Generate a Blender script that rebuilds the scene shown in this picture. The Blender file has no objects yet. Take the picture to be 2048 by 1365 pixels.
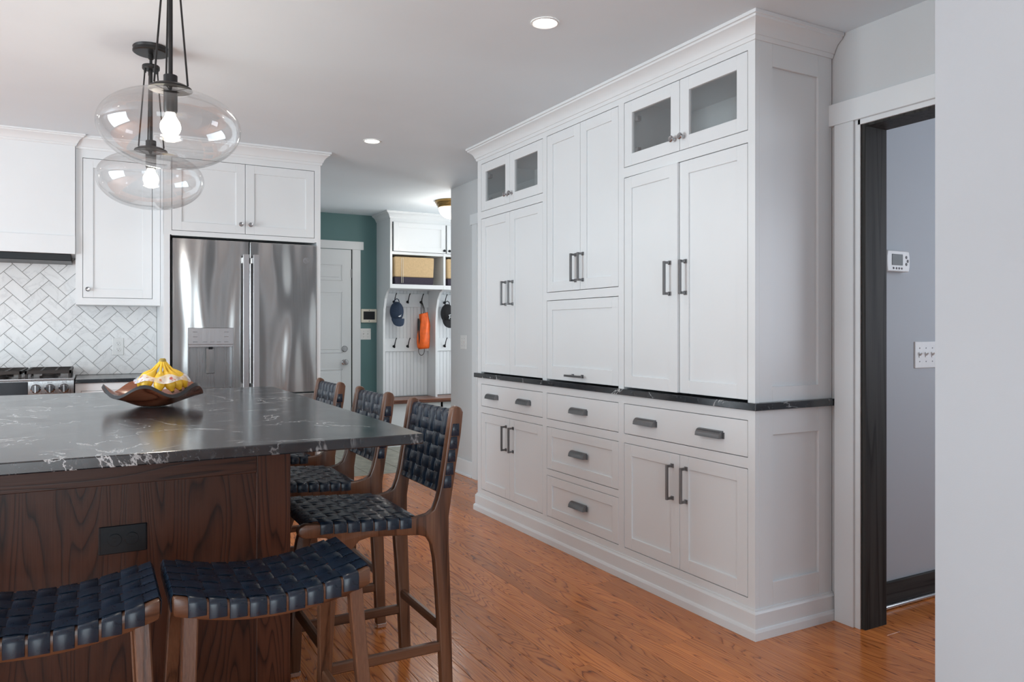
import bpy, bmesh, math, random
from mathutils import Vector, Matrix

rnd = random.Random(11)
SC = bpy.context.scene
COL = SC.collection
PI = math.pi

# ------------------------------------------------------------------ camera, world, lights, exposure
CAM_H = 1.196
CEIL = 2.415
cam_data = bpy.data.cameras.new('camera')
cam_data.sensor_width = 36.0
cam_data.lens = 1518.8 * 36.0 / 2048.0
cam_data.shift_y = -20.7 / 2048.0
cam_data.clip_start = 0.05
cam = bpy.data.objects.new('camera', cam_data)
COL.objects.link(cam)
cam.location = (0, 0, CAM_H)
cam.rotation_euler = (PI / 2, 0, -math.radians(28.82))
SC.camera = cam

world = bpy.data.worlds.new('world')
SC.world = world
world.use_nodes = True
world.node_tree.nodes['Background'].inputs[0].default_value = (0.86, 0.93, 1.0, 1)
world.node_tree.nodes['Background'].inputs[1].default_value = 1.6

SC.view_settings.view_transform = 'Standard'
SC.view_settings.look = 'None'
SC.view_settings.gamma = 1.0
SC.view_settings.use_curve_mapping = False
SC.view_settings.exposure = 0.14
SC.cycles.use_denoising = True
SC.cycles.max_bounces = 10
SC.cycles.diffuse_bounces = 5
SC.cycles.glossy_bounces = 5
SC.cycles.transparent_max_bounces = 16
SC.cycles.sample_clamp_indirect = 6.0


def window_light(name, loc, rot, w, h, power, color=(0.9, 0.95, 1.0)):
    """daylight area light in a window opening, added ones included"""
    d = bpy.data.lights.new(name, 'AREA')
    d.shape = 'RECTANGLE'
    d.size = w
    d.size_y = h
    d.energy = power
    d.color = color
    o = bpy.data.objects.new(name, d)
    o.location = loc
    o.rotation_euler = rot
    COL.objects.link(o)
    return o


# windows of the left wall (light travels +X), of the back wall (+Y); hall and mudroom windows are unseen, added for light
window_light('daylight_fill', (-3.22, 2.75, 1.10), (0, -PI / 2, 0), 1.9, 2.4, 122, (0.80, 0.93, 1.0))
window_light('daylight_fill', (-1.2, -3.12, 1.2), (PI / 2, 0, 0), 2.6, 1.9, 76, (0.80, 0.93, 1.0))
window_light('daylight_fill', (4.52, 0.6, 1.5), (0, PI / 2, 0), 1.2, 1.5, 20, (0.82, 0.89, 1.0))  # added fill that gives the hall its bluish light
window_light('daylight_fill', (4.52, 6.9, 1.45), (0, PI / 2, 0), 1.3, 0.9, 17, (0.92, 0.96, 1.0))  # added fill to brighten the mudroom


# ------------------------------------------------------------------ mesh helpers
class MB:
    def __init__(self):
        self.bm = bmesh.new()

    def poly(self, pts):
        vs = [self.bm.verts.new(p) for p in pts]
        return self.bm.faces.new(vs)

    def box(self, x0, x1, y0, y1, z0, z1):
        b = self.bm
        v = [b.verts.new(p) for p in ((x0, y0, z0), (x1, y0, z0), (x1, y1, z0), (x0, y1, z0),
                                      (x0, y0, z1), (x1, y0, z1), (x1, y1, z1), (x0, y1, z1))]
        for f in ((3, 2, 1, 0), (4, 5, 6, 7), (0, 1, 5, 4), (1, 2, 6, 5), (2, 3, 7, 6), (3, 0, 4, 7)):
            b.faces.new([v[i] for i in f])
        return self

    def prism(self, pts, axis, a0, a1):
        """polygon of (p, q) pairs extruded along axis ('x': (y,z), 'y': (x,z), 'z': (x,y))"""
        def P(p, q, a):
            return {'x': (a, p, q), 'y': (p, a, q), 'z': (p, q, a)}[axis]
        b = self.bm
        A = [b.verts.new(P(p, q, a0)) for p, q in pts]
        B = [b.verts.new(P(p, q, a1)) for p, q in pts]
        n = len(pts)
        b.faces.new(A)
        b.faces.new(B[::-1])
        for i in range(n):
            b.faces.new((A[i], B[i], B[(i + 1) % n], A[(i + 1) % n]))
        return self

    def lathe(self, prof, c=(0, 0, 0), segs=32, axis='z', cap=True):
        b = self.bm
        rings = []
        for r, h in prof:
            ring = []
            for k in range(segs):
                a = 2 * PI * k / segs
                u, w = r * math.cos(a), r * math.sin(a)
                p = {'z': (u, w, h), 'y': (u, h, w), 'x': (h, u, w)}[axis]
                ring.append(b.verts.new((p[0] + c[0], p[1] + c[1], p[2] + c[2])))
            rings.append(ring)
        for i in range(len(rings) - 1):
            for k in range(segs):
                b.faces.new((rings[i][k], rings[i][(k + 1) % segs], rings[i + 1][(k + 1) % segs], rings[i + 1][k]))
        if cap:
            b.faces.new(rings[0][::-1])
            b.faces.new(rings[-1])
        return self

    def tube(self, path, rad, segs=10, cap=True, flat=None):
        """round tube along a path; rad a number or list; flat=(sx,sy) squashes the section"""
        b = self.bm
        pts = [Vector(p) for p in path]
        n = len(pts)
        rad = rad if isinstance(rad, (list, tuple)) else [rad] * n
        t0 = (pts[1] - pts[0]).normalized()
        up = Vector((0, 0, 1)) if abs(t0.z) < 0.9 else Vector((1, 0, 0))
        u = t0.cross(up).normalized()
        rings = []
        for i in range(n):
            t = (pts[min(i + 1, n - 1)] - pts[max(i - 1, 0)]).normalized()
            u = (u - t * u.dot(t)).normalized()
            w = t.cross(u)
            fx, fy = flat or (1, 1)
            rings.append([b.verts.new(pts[i] + (u * math.cos(2 * PI * k / segs) * fx + w * math.sin(2 * PI * k / segs) * fy) * rad[i])
                          for k in range(segs)])
        for i in range(n - 1):
            for k in range(segs):
                b.faces.new((rings[i][k], rings[i][(k + 1) % segs], rings[i + 1][(k + 1) % segs], rings[i + 1][k]))
        if cap:
            b.faces.new(rings[0][::-1])
            b.faces.new(rings[-1])
        return self

    def ellipsoid(self, c, r, seg=20, rings=12):
        prof = [(math.sin(PI * i / rings), -math.cos(PI * i / rings)) for i in range(1, rings)]
        b = self.bm
        rr = []
        for s, z in prof:
            rr.append([b.verts.new((c[0] + r[0] * s * math.cos(2 * PI * k / seg), c[1] + r[1] * s * math.sin(2 * PI * k / seg), c[2] + r[2] * z))
                       for k in range(seg)])
        lo, hi = b.verts.new((c[0], c[1], c[2] - r[2])), b.verts.new((c[0], c[1], c[2] + r[2]))
        for i in range(len(rr) - 1):
            for k in range(seg):
                b.faces.new((rr[i][k], rr[i][(k + 1) % seg], rr[i + 1][(k + 1) % seg], rr[i + 1][k]))
        for k in range(seg):
            b.faces.new((lo, rr[0][(k + 1) % seg], rr[0][k]))
            b.faces.new((hi, rr[-1][k], rr[-1][(k + 1) % seg]))
        return self

    def sweep(self, path, prof):
        """moulding: prof of (out, z) swept along a 2D polyline, outward = right-hand side, mitred corners"""
        b = self.bm
        n = len(path)
        nr = []
        for i in range(n - 1):
            dx, dy = path[i + 1][0] - path[i][0], path[i + 1][1] - path[i][1]
            l = math.hypot(dx, dy)
            nr.append((dy / l, -dx / l))
        rings = []
        for i in range(n):
            if i == 0:
                m = nr[0]
            elif i == n - 1:
                m = nr[-1]
            else:
                a, c = nr[i - 1], nr[i]
                k = 1 + a[0] * c[0] + a[1] * c[1]
                m = ((a[0] + c[0]) / k, (a[1] + c[1]) / k)
            rings.append([b.verts.new((path[i][0] + m[0] * o, path[i][1] + m[1] * o, z)) for o, z in prof])
        k = len(prof)
        for i in range(n - 1):
            for j in range(k):
                b.faces.new((rings[i][j], rings[i][(j + 1) % k], rings[i + 1][(j + 1) % k], rings[i + 1][j]))
        b.faces.new(rings[0][::-1])
        b.faces.new(rings[-1])
        return self

    def mesh(self, name, bev=0.0, smooth=None, segs=1):
        bm = self.bm
        bmesh.ops.recalc_face_normals(bm, faces=bm.faces)
        if bev > 0:
            es = [e for e in bm.edges if len(e.link_faces) == 2 and e.calc_face_angle(0) > 0.6]
            bmesh.ops.bevel(bm, geom=es, offset=bev, segments=segs, affect='EDGES', profile=0.5, clamp_overlap=True)
        if smooth is not None:
            for f in bm.faces:
                f.smooth = True
            for e in bm.edges:
                if len(e.link_faces) == 2 and e.calc_face_angle(0) > smooth:
                    e.smooth = False
        me = bpy.data.meshes.new(name)
        bm.to_mesh(me)
        bm.free()
        return me

    def build(self, name, mat, parent=None, bev=0.0, smooth=None, loc=None, rot=None, segs=1):
        return obj(name, self.mesh(name, bev, smooth, segs), mat, parent, loc, rot)


def obj(name, me, mat, parent=None, loc=None, rot=None):
    if mat is not None and not me.materials:
        me.materials.append(mat)
    o = bpy.data.objects.new(name, me)
    COL.objects.link(o)
    if parent is not None:
        o.parent = parent
    if loc:
        o.location = loc
    if rot:
        o.rotation_euler = rot
    return o


def tag(o, label, cat, group=None):
    o['label'] = label
    o['category'] = cat
    if group:
        o['group'] = group
    return o


def thing(name, label, cat, loc=(0, 0, 0), rotz=0.0, group=None):
    o = bpy.data.objects.new(name, None)
    o.empty_display_size = 0.1
    COL.objects.link(o)
    o.location = loc
    o.rotation_euler = (0, 0, rotz)
    return tag(o, label, cat, group)


def struct(o):
    o['kind'] = 'structure'
    return o


def copy_tree(o, parent=None):
    c = o.copy()
    COL.objects.link(c)
    c.parent = parent
    for ch in list(o.children):
        copy_tree(ch, c)
    return c


def text_mesh(body, size, mat, name, parent, loc, rot, ext=0.0004):
    cu = bpy.data.curves.new('txt', 'FONT')
    cu.body = body
    cu.size = size
    cu.align_x = 'CENTER'
    cu.align_y = 'CENTER'
    cu.extrude = ext
    to = bpy.data.objects.new('txt', cu)
    COL.objects.link(to)
    bpy.context.view_layer.update()
    me = bpy.data.meshes.new_from_object(to)
    bpy.data.objects.remove(to)
    me.materials.clear()
    return obj(name, me, mat, parent, loc, rot)


# ------------------------------------------------------------------ materials
def nodes(name):
    m = bpy.data.materials.new(name)
    m.use_nodes = True
    nt = m.node_tree
    return m, nt, nt.nodes['Principled BSDF'], nt.nodes, nt.links


def setp(b, base=None, rough=None, metal=None, spec=None, coat=None):
    if base is not None:
        b.inputs['Base Color'].default_value = (*base, 1)
    if rough is not None:
        b.inputs['Roughness'].default_value = rough
    if metal is not None:
        b.inputs['Metallic'].default_value = metal
    if spec is not None:
        b.inputs['Specular IOR Level'].default_value = spec
    if coat is not None:
        b.inputs['Coat Weight'].default_value = coat
        b.inputs['Coat Roughness'].default_value = 0.12


def bump(nt, b, height, strength, dist=0.01):
    n = nt.nodes.new('ShaderNodeBump')
    n.inputs['Strength'].default_value = strength
    n.inputs['Distance'].default_value = dist
    nt.links.new(height, n.inputs['Height'])
    nt.links.new(n.outputs[0], b.inputs['Normal'])


def coords(nt, kind, scale):
    if kind == 'world':
        s = nt.nodes.new('ShaderNodeNewGeometry').outputs['Position']
    else:
        s = nt.nodes.new('ShaderNodeTexCoord').outputs['Object']
    mp = nt.nodes.new('ShaderNodeMapping')
    mp.inputs['Scale'].default_value = scale
    nt.links.new(s, mp.inputs['Vector'])
    return mp


def noise(nt, vec, scale, detail=3.0, rough=0.5, dist=0.0):
    n = nt.nodes.new('ShaderNodeTexNoise')
    n.inputs['Scale'].default_value = scale
    n.inputs['Detail'].default_value = detail
    n.inputs['Roughness'].default_value = rough
    n.inputs['Distortion'].default_value = dist
    if vec is not None:
        nt.links.new(vec, n.inputs['Vector'])
    return n.outputs['Fac']


def ramp(nt, fac, stops):
    r = nt.nodes.new('ShaderNodeValToRGB')
    el = r.color_ramp.elements
    el[0].position, el[0].color = stops[0][0], (*stops[0][1], 1)
    el[1].position, el[1].color = stops[1][0], (*stops[1][1], 1)
    for p, c in stops[2:]:
        e = el.new(p)
        e.color = (*c, 1)
    nt.links.new(fac, r.inputs[0])
    return r.outputs[0]


def math_node(nt, op, a, b=None):
    n = nt.nodes.new('ShaderNodeMath')
    n.operation = op
    for i, v in enumerate((a, b)):
        if v is None:
            continue
        if isinstance(v, (int, float)):
            n.inputs[i].default_value = v
        else:
            nt.links.new(v, n.inputs[i])
    return n.outputs[0]


def mix_rgb(nt, fac, a, b, mode='MIX'):
    n = nt.nodes.new('ShaderNodeMix')
    n.data_type = 'RGBA'
    n.blend_type = mode
    ins = [n.inputs[0], n.inputs[6], n.inputs[7]]
    for i, v in zip(ins, (fac, a, b)):
        if isinstance(v, (int, float)):
            i.default_value = v
        elif isinstance(v, tuple):
            i.default_value = (*v, 1)
        else:
            nt.links.new(v, i)
    return n.outputs[2]


def paint(name, base, rough=0.4, bumpy=0.03, spec=0.5, var=0.015):
    m, nt, b, N, L = nodes(name)
    setp(b, base, rough, spec=spec)
    mp = coords(nt, 'world', (1, 1, 1))
    f = noise(nt, mp.outputs[0], 2.5, 3)
    c = ramp(nt, f, [(0.3, tuple(x * (1 - var) for x in base)), (0.7, tuple(min(1, x * (1 + var)) for x in base))])
    L.new(c, b.inputs['Base Color'])
    if bumpy:
        bump(nt, b, noise(nt, mp.outputs[0], 350, 2), bumpy, 0.002)
    return m


def plain(name, base, rough=0.5, metal=0.0, spec=0.5, coat=0.0, var=0.06, scale=40):
    m, nt, b, N, L = nodes(name)
    setp(b, base, rough, metal, spec, coat)
    mp = coords(nt, 'object', (1, 1, 1))
    f = noise(nt, mp.outputs[0], scale, 3)
    c = ramp(nt, f, [(0.3, tuple(x * (1 - var) for x in base)), (0.7, tuple(min(1, x * (1 + var)) for x in base))])
    L.new(c, b.inputs['Base Color'])
    return m


def emit(name, color, strength):
    m, nt, b, N, L = nodes(name)
    setp(b, color, 0.4)
    b.inputs['Emission Color'].default_value = (*color, 1)
    b.inputs['Emission Strength'].default_value = strength
    return m


def wood(name, dark, mid, light, axis='y', space='object', rings=9.0, cross=7.0, along=0.55, rough=0.35, spec=0.5, coat=0.0, rand=True, strength=1.0):
    """oak/walnut: contour lines of a stretched noise field give cathedral grain, fine pores on top"""
    m, nt, b, N, L = nodes(name)
    setp(b, mid, rough, spec=spec, coat=coat)
    i = 'xyz'.index(axis)
    s1 = [cross] * 3
    s1[i] = along
    s2 = [260.0] * 3
    s2[i] = 6.0
    src = nt.nodes.new('ShaderNodeNewGeometry').outputs['Position'] if space == 'world' else nt.nodes.new('ShaderNodeTexCoord').outputs['Object']
    if rand:
        oi = nt.nodes.new('ShaderNodeObjectInfo')
        wn = nt.nodes.new('ShaderNodeTexWhiteNoise')
        wn.noise_dimensions = '1D'
        L.new(oi.outputs['Random'], wn.inputs['W'])
        sc = nt.nodes.new('ShaderNodeVectorMath')
        sc.operation = 'SCALE'
        sc.inputs['Scale'].default_value = 37.0
        L.new(wn.outputs['Color'], sc.inputs[0])
        ad = nt.nodes.new('ShaderNodeVectorMath')
        L.new(src, ad.inputs[0])
        L.new(sc.outputs[0], ad.inputs[1])
        src = ad.outputs[0]
    m1 = nt.nodes.new('ShaderNodeMapping')
    m1.inputs['Scale'].default_value = s1
    L.new(src, m1.inputs['Vector'])
    m2 = nt.nodes.new('ShaderNodeMapping')
    m2.inputs['Scale'].default_value = s2
    L.new(src, m2.inputs['Vector'])
    f = noise(nt, m1.outputs[0], 1.0, 1.5, 0.45, 0.25)
    fr = math_node(nt, 'FRACT', math_node(nt, 'MULTIPLY', f, rings))
    pores = noise(nt, m2.outputs[0], 1.0, 3, 0.6)
    line = ramp(nt, fr, [(0.0, (0, 0, 0)), (0.16, (0.55, 0.55, 0.55)), (0.55, (1, 1, 1)), (0.92, (0.72, 0.72, 0.72)), (1.0, (0.05, 0.05, 0.05))])
    t = math_node(nt, 'ADD', math_node(nt, 'MULTIPLY', line, 0.62 * strength), math_node(nt, 'MULTIPLY', pores, 0.62))
    c = ramp(nt, t, [(0.22, dark), (0.52, mid), (0.86, light)])
    if rand:
        tint = math_node(nt, 'ADD', math_node(nt, 'MULTIPLY', oi.outputs['Random'], 0.34), 0.83)
        hv = nt.nodes.new('ShaderNodeHueSaturation')
        L.new(c, hv.inputs['Color'])
        L.new(tint, hv.inputs['Value'])
        c = hv.outputs[0]
    L.new(c, b.inputs['Base Color'])
    bump(nt, b, t, 0.12, 0.002)
    return m


def soapstone(name):
    m, nt, b, N, L = nodes(name)
    setp(b, (0.02, 0.022, 0.025), 0.18, spec=0.85)
    mp = coords(nt, 'world', (1, 1, 1))
    n1 = noise(nt, mp.outputs[0], 2.6, 6, 0.62, 0.9)
    vein = math_node(nt, 'ABSOLUTE', math_node(nt, 'SUBTRACT', n1, 0.5))
    v1 = ramp(nt, vein, [(0.0, (1, 1, 1)), (0.009, (0.0, 0.0, 0.0))])
    mask = ramp(nt, noise(nt, mp.outputs[0], 3.3, 3), [(0.44, (0, 0, 0)), (0.58, (1, 1, 1))])
    v1 = mix_rgb(nt, 1.0, v1, mask, 'MULTIPLY')
    n2 = noise(nt, mp.outputs[0], 70, 4, 0.65, 0.6)
    m2 = ramp(nt, noise(nt, mp.outputs[0], 9, 3, 0.6), [(0.48, (0, 0, 0)), (0.68, (1, 1, 1))])
    v2 = mix_rgb(nt, 1.0, ramp(nt, n2, [(0.58, (0, 0, 0)), (0.68, (0.4, 0.4, 0.4))]), m2, 'MULTIPLY')
    v = mix_rgb(nt, 1.0, v1, v2, 'ADD')
    base = ramp(nt, noise(nt, mp.outputs[0], 30, 4), [(0.35, (0.007, 0.010, 0.014)), (0.7, (0.022, 0.027, 0.033))])
    L.new(mix_rgb(nt, v, base, (0.62, 0.64, 0.65)), b.inputs['Base Color'])
    L.new(ramp(nt, n1, [(0.3, (0.15, 0.15, 0.15)), (0.7, (0.21, 0.21, 0.21))]), b.inputs['Roughness'])
    return m


def steel(name, base=(0.56, 0.56, 0.57), rough=0.24, wavy=0.0, axis=(300, 300, 3)):
    m, nt, b, N, L = nodes(name)
    setp(b, base, rough, 1.0)
    mp = coords(nt, 'object', axis)
    f = noise(nt, mp.outputs[0], 1.0, 2)
    L.new(ramp(nt, f, [(0.3, (rough * 0.85,) * 3), (0.7, (rough * 1.15,) * 3)]), b.inputs['Roughness'])
    if wavy:
        mp2 = coords(nt, 'object', (5.5, 5.5, 1.1))
        bump(nt, b, noise(nt, mp2.outputs[0], 1.0, 1.0, 0.4), wavy, 0.05)
    return m


def thin_glass(name, tint=(0.97, 0.98, 0.98), edge=0.55, base=0.05, rough=0.02):
    """thin clear pane: see-through head on, mirror-like at grazing angles"""
    m = bpy.data.materials.new(name)
    m.use_nodes = True
    nt = m.node_tree
    nt.nodes.clear()
    out = nt.nodes.new('ShaderNodeOutputMaterial')
    tr = nt.nodes.new('ShaderNodeBsdfTransparent')
    tr.inputs[0].default_value = (*tint, 1)
    gl = nt.nodes.new('ShaderNodeBsdfGlossy')
    gl.inputs['Roughness'].default_value = rough
    lw = nt.nodes.new('ShaderNodeLayerWeight')
    lw.inputs[0].default_value = 0.25
    f = math_node(nt, 'ADD', math_node(nt, 'MULTIPLY', lw.outputs['Facing'], edge), base)
    f = math_node(nt, 'MINIMUM', f, 0.9)
    mx = nt.nodes.new('ShaderNodeMixShader')
    nt.links.new(f, mx.inputs[0])
    nt.links.new(tr.outputs[0], mx.inputs[1])
    nt.links.new(gl.outputs[0], mx.inputs[2])
    nt.links.new(mx.outputs[0], out.inputs[0])
    return m


def leather(name):
    m, nt, b, N, L = nodes(name)
    setp(b, (0.010, 0.018, 0.034), 0.32, spec=0.44)
    mp = coords(nt, 'object', (1, 1, 1))
    f = noise(nt, mp.outputs[0], 30, 4)
    L.new(ramp(nt, f, [(0.3, (0.006, 0.012, 0.024)), (0.7, (0.012, 0.025, 0.046))]), b.inputs['Base Color'])
    L.new(ramp(nt, noise(nt, mp.outputs[0], 60, 3), [(0.3, (0.25, 0.25, 0.25)), (0.7, (0.38, 0.38, 0.38))]), b.inputs['Roughness'])
    bump(nt, b, noise(nt, mp.outputs[0], 500, 2), 0.08, 0.001)
    return m


def marble(name):
    m, nt, b, N, L = nodes(name)
    setp(b, (0.78, 0.78, 0.77), 0.3)
    oi = nt.nodes.new('ShaderNodeObjectInfo')
    mp = coords(nt, 'world', (1, 1, 1))
    ad = nt.nodes.new('ShaderNodeVectorMath')
    L.new(mp.outputs[0], ad.inputs[0])
    wn = nt.nodes.new('ShaderNodeTexWhiteNoise')
    wn.noise_dimensions = '1D'
    L.new(oi.outputs['Random'], wn.inputs['W'])
    sc = nt.nodes.new('ShaderNodeVectorMath')
    sc.operation = 'SCALE'
    sc.inputs['Scale'].default_value = 20
    L.new(wn.outputs['Color'], sc.inputs[0])
    L.new(sc.outputs[0], ad.inputs[1])
    n1 = noise(nt, ad.outputs[0], 7, 6, 0.6, 0.8)
    v = math_node(nt, 'ABSOLUTE', math_node(nt, 'SUBTRACT', n1, 0.5))
    c = ramp(nt, v, [(0.0, (0.70, 0.70, 0.70)), (0.03, (0.79, 0.79, 0.79)), (0.2, (0.83, 0.83, 0.825))])
    hv = nt.nodes.new('ShaderNodeHueSaturation')
    L.new(c, hv.inputs['Color'])
    L.new(math_node(nt, 'ADD', math_node(nt, 'MULTIPLY', oi.outputs['Random'], 0.08), 0.95), hv.inputs['Value'])
    L.new(hv.outputs[0], b.inputs['Base Color'])
    return m


M = {}
M['cab'] = paint('cabinet_white', (0.755, 0.78, 0.795), 0.32, 0.0)
M['trim'] = paint('trim_white', (0.745, 0.77, 0.785), 0.35, 0.0)
M['wall'] = paint('wall_grey', (0.585, 0.60, 0.61), 0.6, 0.06)
M['wall_blue'] = paint('wall_pale_blue_grey', (0.455, 0.48, 0.51), 0.6, 0.06)
M['ceil'] = paint('ceiling_white', (0.735, 0.80, 0.845), 0.7, 0.05)
M['teal'] = paint('wall_teal', (0.10, 0.20, 0.205), 0.55, 0.05, var=0.04)
M['floorwood'] = wood('oak_floor', (0.10, 0.022, 0.005), (0.44, 0.122, 0.026), (0.62, 0.205, 0.050), 'y', 'world', rings=26, cross=11.0, along=0.9, rough=0.19, strength=1.0, spec=0.5)
M['island_z'] = wood('island_oak_upright', (0.008, 0.0028, 0.002), (0.038, 0.0115, 0.006), (0.070, 0.023, 0.011), 'z', 'object', rings=24, cross=9, along=0.8, rough=0.36, spec=0.3)
M['island_x'] = wood('island_oak_level', (0.008, 0.0028, 0.002), (0.038, 0.0115, 0.006), (0.070, 0.023, 0.011), 'x', 'object', rings=24, cross=9, along=0.8, rough=0.36, spec=0.3)
M['island_y'] = wood('island_oak_deep', (0.008, 0.0028, 0.002), (0.038, 0.0115, 0.006), (0.070, 0.023, 0.011), 'y', 'object', rings=24, cross=9, along=0.8, rough=0.36, spec=0.3)
M['stool_z'] = wood('stool_walnut_upright', (0.035, 0.014, 0.008), (0.105, 0.045, 0.024), (0.17, 0.08, 0.044), 'z', 'object', rings=5, cross=9, along=0.9, rough=0.3, strength=0.7)
M['stool_x'] = wood('stool_walnut_level', (0.035, 0.014, 0.008), (0.105, 0.045, 0.024), (0.17, 0.08, 0.044), 'x', 'object', rings=5, cross=9, along=0.9, rough=0.3, strength=0.7)
M['stool_y'] = wood('stool_walnut_cross', (0.035, 0.014, 0.008), (0.105, 0.045, 0.024), (0.17, 0.08, 0.044), 'y', 'object', rings=5, cross=9, along=0.9, rough=0.3, strength=0.7)
M['jamb'] = wood('dark_stained_wood', (0.014, 0.0135, 0.013), (0.032, 0.031, 0.030), (0.052, 0.050, 0.048), 'z', 'object', rings=6, cross=14, along=0.6, rough=0.55, spec=0.15)
M['jamb_x'] = wood('dark_stained_wood_level', (0.014, 0.0135, 0.013), (0.032, 0.031, 0.030), (0.052, 0.050, 0.048), 'x', 'object', rings=6, cross=14, along=0.6, rough=0.55, spec=0.15)
M['bench'] = wood('bench_cherry', (0.045, 0.014, 0.008), (0.13, 0.045, 0.025), (0.2, 0.08, 0.045), 'x', 'object', rings=6, cross=10, along=0.7, rough=0.3)
M['stone'] = soapstone('soapstone_black')
M['steel'] = steel('stainless_steel', (0.47, 0.47, 0.465), 0.18, wavy=0.6)
M['knobchrome'] = plain('knob_dark_chrome', (0.22, 0.22, 0.23), 0.16, 1.0, var=0.02)
M['steel_panel'] = steel('range_steel_recess_shade', (0.34, 0.34, 0.345), 0.3)
M['steel_plain'] = steel('stainless_plain', (0.62, 0.62, 0.63), 0.22)
M['pull'] = plain('brushed_nickel_dark', (0.21, 0.21, 0.215), 0.3, 1.0, var=0.02)
M['knobsteel'] = steel('knob_nickel', (0.45, 0.45, 0.46), 0.2)
M['bronze'] = plain('dark_bronze', (0.035, 0.034, 0.034), 0.42, 0.6)
M['brass'] = plain('aged_brass', (0.30, 0.19, 0.07), 0.32, 1.0)
M['black'] = plain('black_plastic', (0.006, 0.008, 0.011), 0.35, spec=0.3)
M['iron'] = plain('cast_iron', (0.035, 0.03, 0.028), 0.55, 0.3)
M['blackgap'] = plain('dark_void', (0.01, 0.01, 0.01), 0.8)
M['plastic'] = plain('white_plastic', (0.74, 0.74, 0.73), 0.35, var=0.02)
M['cream'] = plain('cream_plastic', (0.72, 0.68, 0.58), 0.4, var=0.02)
M['screen'] = plain('dark_screen', (0.012, 0.013, 0.017), 0.2, spec=0.2)
M['lcd'] = plain('grey_lcd', (0.09, 0.10, 0.10), 0.3, spec=0.2)
M['button'] = plain('grey_button', (0.22, 0.22, 0.23), 0.4)
M['leather'] = leather('navy_leather')
M['glass'] = thin_glass('pendant_glass', (0.985, 0.985, 0.985), 0.62, 0.05)
M['pane'] = thin_glass('cabinet_pane', (0.93, 0.94, 0.94), 0.4, 0.06)
M['winpane'] = thin_glass('window_pane', (0.97, 0.98, 0.99), 0.3, 0.04)
M['bulb'] = emit('bulb_glow', (1.0, 0.93, 0.82), 22.0)
M['led'] = emit('downlight_glow', (1.0, 0.95, 0.88), 16.0)
M['opal'] = emit('opal_glass_lit', (1.0, 0.96, 0.9), 2.4)
M['marble'] = marble('marble_tile')
M['grout'] = paint('grout', (0.42, 0.42, 0.415), 0.8, 0.0)
M['slate'] = plain('slate_tile', (0.30, 0.29, 0.235), 0.4, var=0.3, scale=14)
M['canvas'] = plain('tan_canvas', (0.56, 0.40, 0.22), 0.8, var=0.06, scale=60)
M['canvas_navy'] = plain('navy_canvas', (0.035, 0.028, 0.045), 0.8, var=0.1, scale=60)
M['cap_navy'] = plain('navy_cotton', (0.018, 0.035, 0.07), 0.8, var=0.15, scale=80)
M['cap_black'] = plain('black_cotton', (0.012, 0.012, 0.014), 0.8, var=0.15, scale=80)
M['orange'] = plain('orange_nylon', (0.85, 0.13, 0.01), 0.5, var=0.12, scale=25)
M['cord'] = plain('black_cord', (0.012, 0.012, 0.012), 0.6)
M['print'] = plain('white_print', (0.75, 0.78, 0.8), 0.6, var=0.02)
M['bowl'] = wood('bowl_redwood', (0.05, 0.013, 0.006), (0.15, 0.042, 0.02), (0.24, 0.085, 0.045), 'x', 'object', rings=4, cross=8, along=3, rough=0.22, rand=False)
M['bowlrim'] = plain('bowl_charred_rim', (0.02, 0.02, 0.023), 0.4)
M['banana'] = plain('banana_skin', (0.80, 0.50, 0.035), 0.42, var=0.16, scale=22)
M['bananatip'] = plain('banana_tip', (0.10, 0.06, 0.02), 0.6)
M['bananastem'] = plain('banana_stem', (0.38, 0.27, 0.05), 0.5, var=0.2)


def wrapper_mat():
    m, nt, b, N, L = nodes('printed_clear_wrap')
    setp(b, (0.8, 0.82, 0.86), 0.25)
    mp = coords(nt, 'object', (1, 1, 1))
    f = noise(nt, mp.outputs[0], 42, 2)
    c = ramp(nt, f, [(0.40, (0.82, 0.84, 0.88)), (0.60, (0.82, 0.84, 0.88)), (0.62, (0.16, 0.2, 0.55)), (0.68, (0.8, 0.82, 0.86)), (0.30, (0.6, 0.1, 0.12))])
    L.new(c, b.inputs['Base Color'])
    a = ramp(nt, noise(nt, mp.outputs[0], 25, 2), [(0.35, (0.3, 0.3, 0.3)), (0.6, (0.75, 0.75, 0.75))])
    L.new(a, b.inputs['Alpha'])
    return m


M['wrap'] = wrapper_mat()

# ------------------------------------------------------------------ the setting
MUD_Y = 7.80      # mudroom end wall
KIT_Y = 5.80      # kitchen wall
WX = 2.69         # right wall plane

floor = struct(MB().box(-3.4, 4.7, -3.3, 8.0, -0.12, -0.014).build('floor', M['floorwood']))
pl_meshes = {}
PW = 0.0835


def plank_mesh(l):
    if l not in pl_meshes:
        mb = MB()
        mb.box(0, PW - 0.0008, 0, l - 0.001, -0.014, 0)
        pl_meshes[l] = mb.mesh('plank', 0.0009)
    return pl_meshes[l]


x = -0.95
while x < 3.55:
    y = -0.55 - rnd.choice((0.0, 0.35, 0.7, 1.05))
    while y < 6.06:
        l = rnd.choice((1.05, 1.4, 1.75, 2.1))
        l = min(l, round(6.07 - y, 3))
        if l > 0.05:
            o = obj('plank', plank_mesh(l), M['floorwood'], floor, (x, y, 0))
        y += l
    x += PW
# slate tiles of the mudroom
tile_me = MB().box(0, 0.301, 0, 0.301, -0.014, 0.0).mesh('floor_tile', 0.002)
for i in range(11):
    for j in range(6):
        obj('floor_tile', tile_me, M['slate'], floor, (1.40 + i * 0.305, 6.075 + j * 0.305, 0))

ceiling = struct(MB().box(-3.4, 4.7, -3.3, 8.0, CEIL, CEIL + 0.1).build('ceiling', M['ceil']))


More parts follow.
